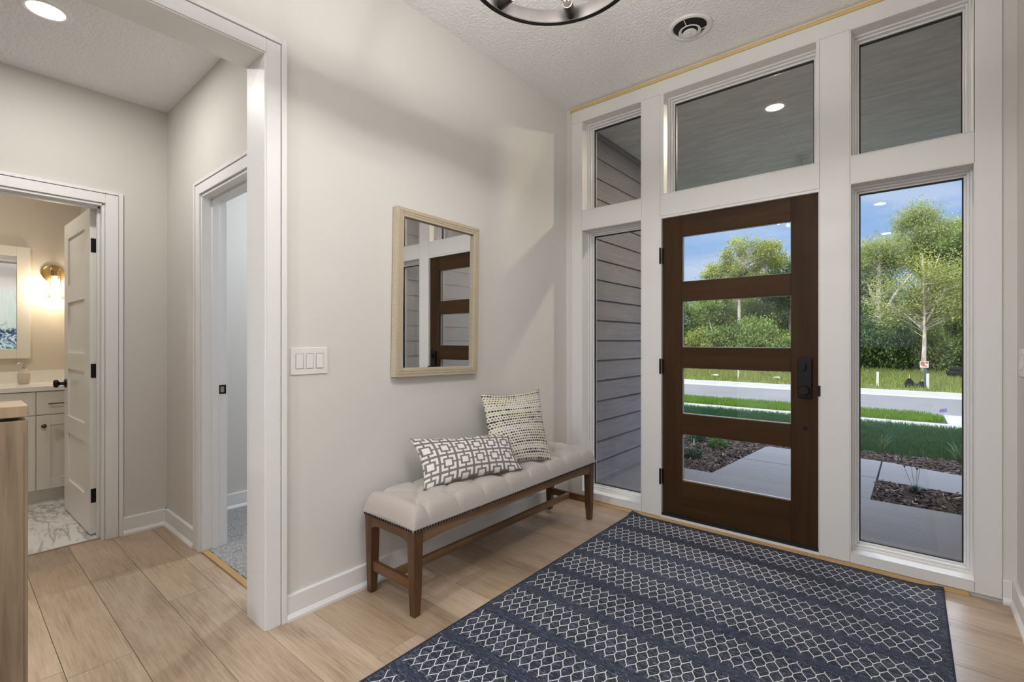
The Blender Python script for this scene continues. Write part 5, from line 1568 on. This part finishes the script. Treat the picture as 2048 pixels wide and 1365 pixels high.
for k, (x, y, s_, lb) in enumerate(((-4.35, 18.2, 0.11, 'pale stone lying in the meadow, left of the grey stake'), (-2.05, 18.4, 0.09, 'pale stone lying in the meadow, right of the grey stake'))):
    bm = bmesh.new(); bmesh.ops.create_icosphere(bm, subdivisions=2, radius=s_)
    for v in bm.verts: v.co = Vector((v.co.x * 1.5, v.co.y, v.co.z * 0.5)) * (1 + 0.12 * math.sin(v.co.x * 40 + v.co.y * 31))
    me = bpy.data.meshes.new('field_stone'); bm.to_mesh(me); bm.free(); me.materials.append(M_rock)
    o = bpy.data.objects.new('field_stone', me); COL.objects.link(o); o.location = (x, y, -0.33 + 0.07); tag(o, lb, 'stone')

# ------------------------------------------------------------------ trees
def bark(name, c1, c2):
    m, t, out = newmat(name)
    a, _ = t.noise(t.mapping(t.coord(), scale=(9, 9, 2)), 1.0, 5, 0.65, 0.5)
    principled(t, out, t.ramp(a, [(0.35, c1), (0.65, c2)]), 0.9, 0, t.bump(a, 0.6, 0.03), 0.15)
    return m
M_bark = bark('grey_bark', (0.1600, 0.1320, 0.1040), (0.4400, 0.3840, 0.3200))
M_bark_d = bark('dark_bark', (0.05, 0.04, 0.03), (0.16, 0.13, 0.10))
M_birch = bark('pale_birch_bark', (0.3150, 0.2940, 0.2660), (0.5950, 0.5600, 0.5180))
L_yel = leaf_mat('yellow_green_leaves', (0.0855, 0.1170, 0.0135), (0.2700, 0.2835, 0.0765), 0.35, scale=0.7)
L_mid = leaf_mat('mid_green_leaves', (0.0450, 0.0855, 0.0135), (0.1710, 0.2250, 0.0540), 0.32, scale=0.7)
L_dark = leaf_mat('dark_green_leaves', (0.0171, 0.0428, 0.0090), (0.0720, 0.1260, 0.0270), 0.28, scale=0.7)
L_wil = leaf_mat('feathery_leaves', (0.0855, 0.1170, 0.0270), (0.2430, 0.2745, 0.1035), 0.35, scale=0.7)

def tree_meshes(seed, height, trunk_r, clusters, crown_c, crown_r, leaves, leaf, mat_leaf, mat_bark, csize=0.5, lean=(0, 0), fork=None, feather=False, zmin=0.3, twig=1.0):
    """returns (trunk mesh, foliage mesh); crown_c / crown_r give one or more ellipsoids"""
    r = np.random.RandomState(seed)
    b = MB()
    n = 9
    tp = []
    for i in range(n + 1):
        u = i / n
        tp.append(Vector((lean[0] * u ** 1.4 + 0.06 * math.sin(u * 5 + seed) * height * 0.08, lean[1] * u + 0.05 * math.cos(u * 4 + seed) * height * 0.06, height * 0.92 * u)))
    b.tube(tp, [trunk_r * (1.25 if i == 0 else 1) * (1 - 0.86 * (i / n) ** 0.9) for i in range(n + 1)], 10)
    if fork:
        for (u0, ex, ey, ez, rr) in fork:
            p0 = tp[0].lerp(tp[-1], u0); k = int(u0 * n); p0 = tp[k].lerp(tp[min(k + 1, n)], u0 * n - k)
            e_ = Vector((ex, ey, ez)); mid = p0.lerp(e_, 0.5) + Vector((0.1 * ex * 0.2, 0, 0.06 * ez))
            b.tube([p0, p0.lerp(mid, 0.5) + Vector((0, 0, 0.03)), mid, mid.lerp(e_, 0.5), e_], [rr, rr * 0.85, rr * 0.6, rr * 0.4, rr * 0.2], 8)
    cc = []
    wts = np.array([c[3] if len(c) > 3 else 1.0 for c in crown_c], float); wts /= wts.sum()
    while len(cc) < clusters:
        q = r.choice(len(crown_c), p=wts)
        c = np.array(crown_c[q][:3]); R_ = np.array(crown_r[q])
        d = r.normal(size=3); d /= np.linalg.norm(d)
        p = c + d * R_ * (r.uniform(0.15, 1.0) ** 0.45)
        if p[2] < zmin: continue
        cc.append(p)
    for p in cc:
        p = Vector(p)
        zb = max(0.12 * height, min(p.z - 0.25 * math.hypot(p.x, p.y) - 0.4, height * 0.85))
        k = min(int(zb / (height * 0.92) * n), n - 1); f_ = zb / (height * 0.92) * n - k
        s_ = tp[k].lerp(tp[k + 1], min(f_, 1))
        mid = s_.lerp(p, 0.55) + Vector((r.uniform(-.12, .12), r.uniform(-.12, .12), r.uniform(0, .22)))
        rr = max(0.014, trunk_r * 0.20 * (1 - zb / height) + 0.012)
        rr *= twig
        b.tube([s_, mid, p], [rr, rr * 0.6, 0.006], 5, cap=False)
    tm = b
    per = leaves // clusters
    P_ = []
    for p in cc:
        m_ = int(per * r.uniform(0.6, 1.4))
        sz = csize * r.uniform(0.6, 1.25)
        off = r.normal(size=(m_, 3)) * np.array([sz, sz, sz * 0.85]) * 0.5
        P_.append(p + off)
    c = np.concatenate(P_); N = len(c)
    e1 = r.normal(size=(N, 3))
    if feather: e1[:, 2] -= 1.2
    e1 /= np.linalg.norm(e1, axis=1)[:, None]
    e2 = np.cross(e1, r.normal(size=(N, 3))); e2 /= np.linalg.norm(e2, axis=1)[:, None]
    s_ = (leaf * r.uniform(0.6, 1.3, N))[:, None]
    asp = 0.22 if feather else 0.55
    Q = np.stack([c - e1 * s_, c + e2 * s_ * asp, c + e1 * s_, c - e2 * s_ * asp], 1)
    return tm, Q
def make_tree(name, label, loc, group=None, cat='tree', **k):
    tm, Q = tree_meshes(**k)
    o = empty(name, loc, label, cat, group)
    tr = tm.build('trunk', k['mat_bark'], o, smooth=True, recalc=False)
    me = np_mesh('foliage', Q, 4, [k['mat_leaf']])
    f = bpy.data.objects.new('foliage', me); COL.objects.link(f); f.parent = o
    return o
GB = -0.27
# the tall open tree in the door's top pane
make_tree('tall_tree', 'tall open crowned tree with a pale trunk, seen through the front door', (-6.05, 29.0, GB), seed=3, height=8.0, trunk_r=0.17, clusters=150,
          crown_c=[(0.0, 0, 6.5, 1.3), (-1.2, 0, 5.6, 0.9), (1.5, 0, 6.6, 0.8), (0.3, 0, 5.2, 1.0)], crown_r=[(1.3, 1.2, 1.55), (1.15, 1, 1.0), (0.9, 0.9, 1.1), (1.5, 1.2, 1.0)], leaves=26000, leaf=0.052,
          mat_leaf=L_yel, mat_bark=M_bark, csize=0.42, lean=(-0.25, 0), fork=[(0.55, 1.7, -0.3, 7.0, 0.07), (0.5, -1.5, -0.3, 5.9, 0.06), (0.6, 0.8, -0.4, 7.4, 0.05)])
make_tree('dark_tree', 'dark round topped tree right of the tall one in the door panes', (-3.7, 31.0, GB), seed=8, height=6.9, trunk_r=0.12, clusters=60,
          crown_c=[(0, 0, 5.2)], crown_r=[(1.6, 1.6, 1.6)], leaves=16000, leaf=0.06, mat_leaf=L_dark, mat_bark=M_bark_d, csize=0.5)
make_tree('birch_tree', 'thin leaning pale birch trunk left of the tall tree', (-7.05, 27.5, GB), seed=12, height=4.2, trunk_r=0.055, clusters=18,
          crown_c=[(-0.6, 0, 3.6)], crown_r=[(0.8, 0.7, 0.7)], leaves=3000, leaf=0.055, mat_leaf=L_mid, mat_bark=M_birch, csize=0.4, lean=(-0.75, 0))
# right sidelight trees
make_tree('willow_tree', 'large feathery willow like tree at the left of the right sidelight', (0.80, 29.0, GB), seed=21, height=7.3, trunk_r=0.26, clusters=190,
          crown_c=[(-0.5, 0.6, 5.1, 1.2), (0.1, 0.6, 6.2, 0.8), (-1.4, 0.8, 3.4, 1.0), (0.7, 1.4, 3.0, 0.5)], crown_r=[(1.2, 1.1, 1.7), (0.9, 0.9, 0.9), (1.2, 0.9, 1.8), (1.1, 0.7, 1.6)], leaves=56000, leaf=0.070,
          mat_leaf=L_wil, mat_bark=M_bark, csize=0.65, feather=True, fork=[(0.36, 1.35, 0, 5.0, 0.10), (0.45, -0.9, 0, 5.4, 0.09), (0.3, 1.9, 0, 4.1, 0.06)])
make_tree('willow_tree', 'tallest feathery tree rising in the middle of the right sidelight', (2.75, 31.5, GB), seed=25, height=9.0, trunk_r=0.20, clusters=170,
          crown_c=[(-0.3, 0, 7.3, 1.0), (0.4, 0, 6.0, 1.0), (1.5, 0, 6.7, 0.7)], crown_r=[(1.1, 1, 1.5), (1.4, 1.2, 1.4), (1.0, 1, 1.0)], leaves=46000, leaf=0.075,
          mat_leaf=L_wil, mat_bark=M_bark, csize=0.7, feather=True, lean=(-0.3, 0), fork=[(0.45, 1.9, -0.3, 7.0, 0.10), (0.58, -1.0, -0.3, 7.6, 0.07), (0.4, -1.2, -0.5, 5.6, 0.06)])
make_tree('slender_tree', 'slender forked tree with pale yellow green leaves in front of the willows', (2.54, 25.6, GB), seed=31, height=5.9, trunk_r=0.10, clusters=110, twig=0.55,
          crown_c=[(0.1, 0.35, 4.1, 1.1), (-1.0, 0.2, 3.4, 0.8), (1.25, 0.2, 4.1, 1.1), (0.6, 0.5, 3.1, 0.8)], crown_r=[(1.2, 0.8, 1.7), (1.1, 0.8, 1.2), (0.95, 0.9, 1.5), (1.4, 0.6, 0.9)], leaves=14500, leaf=0.046,
          mat_leaf=L_yel, mat_bark=M_bark, csize=0.60, fork=[(0.40, 1.25, 0, 4.5, 0.060), (0.48, -0.9, 0, 4.4, 0.045), (0.55, 0.55, 0, 5.4, 0.045), (0.35, -1.4, 0, 3.3, 0.035)], zmin=1.9)
make_tree('leafy_tree', 'mid green tree at the right edge of the right sidelight', (4.9, 30.0, GB), seed=37, height=8.0, trunk_r=0.2, clusters=150,
          crown_c=[(-0.2, 0, 5.8, 1.0), (-0.8, 0, 3.4, 0.9)], crown_r=[(1.5, 1.4, 1.9), (1.3, 1.2, 1.9)], leaves=44000, leaf=0.06, mat_leaf=L_mid, mat_bark=M_bark, csize=0.5)

# background wood: a few kinds, copied
protos = []
for k, (sd_, h, ml, lb) in enumerate(((41, 6.4, L_mid, 0), (47, 5.6, L_dark, 1), (53, 6.0, L_yel, 2))):
    tm, Q = tree_meshes(seed=sd_, height=h, trunk_r=0.11, clusters=110, crown_c=[(0, 0, h * 0.62, 1.0), (0.3, -0.3, h * 0.30, 1.0)], crown_r=[(1.5, 1.4, h * 0.36), (1.7, 1.4, h * 0.28)],
                        leaves=26000, leaf=0.062, mat_leaf=ml, mat_bark=M_bark_d, csize=0.6)
    protos.append((tm, Q, ml))
made = {}
kinds = ['mid green', 'dark green', 'yellow green']
ORD = ['first', 'second', 'third', 'fourth', 'fifth', 'sixth', 'seventh', 'eighth', 'ninth', 'tenth', 'eleventh', 'twelfth']
def plant_labels(entries, what, base, group, doorx, sidex):
    """entries: (key, x, kind) ; a label counted from the left among those of one colour in one opening"""
    out = {}; cnt = {}
    for key, x, kd in sorted(entries, key=lambda e_: e_[1]):
        if doorx[0] <= x <= doorx[1]: side = 'through the front door'
        elif sidex[0] <= x <= sidex[1]: side = 'through the right sidelight'
        else:
            out[key] = ('%s %s %s, outside what the glass shows' % (kinds[kd], what, base), '%s beyond the view' % group)
            continue
        c = cnt.get((side, kd), 0); cnt[(side, kd)] = c + 1
        out[key] = ('%s %s, %s of its colour from the left, seen %s' % (kinds[kd], what, ORD[min(c, 11)], side), '%s seen %s' % (group, side))
    return out
spots = [(-13.2, 33, 1, 1.00), (-11.3, 31, 0, 0.92), (-9.4, 32, 1, 0.86), (-8.2, 30.5, 0, 0.88), (-6.8, 32.5, 2, 0.80), (-5.2, 32, 0, 0.82), (-4.2, 33.8, 1, 0.78), (-2.3, 31.5, 0, 0.74), (-1.2, 33.5, 1, 0.9),
         (-0.6, 29.4, 0, 0.72), (1.5, 33.8, 1, 0.68), (3.6, 33.5, 1, 0.82), (5.6, 32.5, 2, 0.95), (7.2, 31.5, 0, 1.1), (9.6, 33, 1, 1.1), (12.4, 32, 0, 1.1), (-16.0, 32, 0, 1.1), (-19, 33, 1, 1.15), (15.5, 33, 2, 1.1), (-0.2, 36.5, 1, 0.86), (2.3, 36.8, 1, 0.88), (4.6, 36.6, 0, 1.0), (-3.2, 37, 1, 0.92), (-6.0, 37, 1, 0.9), (-8.9, 36.8, 0, 0.95)]
TL_ = plant_labels([(i, q[0], q[2]) for i, q in enumerate(spots)], 'tree', 'behind', 'background trees', (-11.8, -3.1), (-1.3, 5.3))
for i, (x, y, kd, sc_) in enumerate(spots):
    o = empty('woodland_tree', (x, y, GB), TL_[i][0], 'tree', TL_[i][1])
    o.scale = (sc_ * 1.05, sc_ * 1.05, sc_); o.rotation_euler = (0, 0, i * 2.4)
    tm, Q, ml = protos[kd]
    if kd not in made:
        a = tm.build('trunk', M_bark_d, o, smooth=True, recalc=False)
        f = bpy.data.objects.new('foliage', np_mesh('foliage', Q, 4, [ml])); COL.objects.link(f); f.parent = o
        made[kd] = (a, f)
    else:
        for src in made[kd]:
            c = src.copy(); COL.objects.link(c); c.parent = o
# understorey shrubs
pro = []
for k, (sd_, ml) in enumerate(((61, L_mid), (67, L_dark), (71, L_yel))):
    pro.append((tree_meshes(seed=sd_, height=1.7, trunk_r=0.04, clusters=46, crown_c=[(0, 0, 0.9)], crown_r=[(1.15, 1.0, 0.85)], leaves=9000, leaf=0.055, mat_leaf=ml, mat_bark=M_bark_d, csize=0.42, zmin=0.08), ml))
made = {}
rr = random.Random(8)
shr = []
for i in range(34):
    shr.append((-15 + i * 0.78 + rr.uniform(-0.25, 0.25), rr.uniform(27.3, 29.8), rr.choice([0, 0, 1, 1, 2])))
SL_ = plant_labels([(i, q[0], q[2]) for i, q in enumerate(shr)], 'shrub', 'at the foot of the trees', 'wild shrubs', (-10.4, -2.9), (-0.9, 4.7))
for i, (x, y, kd) in enumerate(shr):
    o = empty('wild_shrub', (x, y, GB), SL_[i][0], 'shrub', SL_[i][1])
    o.scale = (1.0, 1.0, rr.uniform(0.95, 1.75)); o.rotation_euler = (0, 0, rr.uniform(0, 6))
    (tm, Q), ml = pro[kd]
    if kd not in made:
        a = tm.build('stems', M_bark_d, o, smooth=True, recalc=False)
        f = bpy.data.objects.new('foliage', np_mesh('foliage', Q, 4, [ml])); COL.objects.link(f); f.parent = o
        made[kd] = (a, f)
    else:
        for src in made[kd]:
            c = src.copy(); COL.objects.link(c); c.parent = o
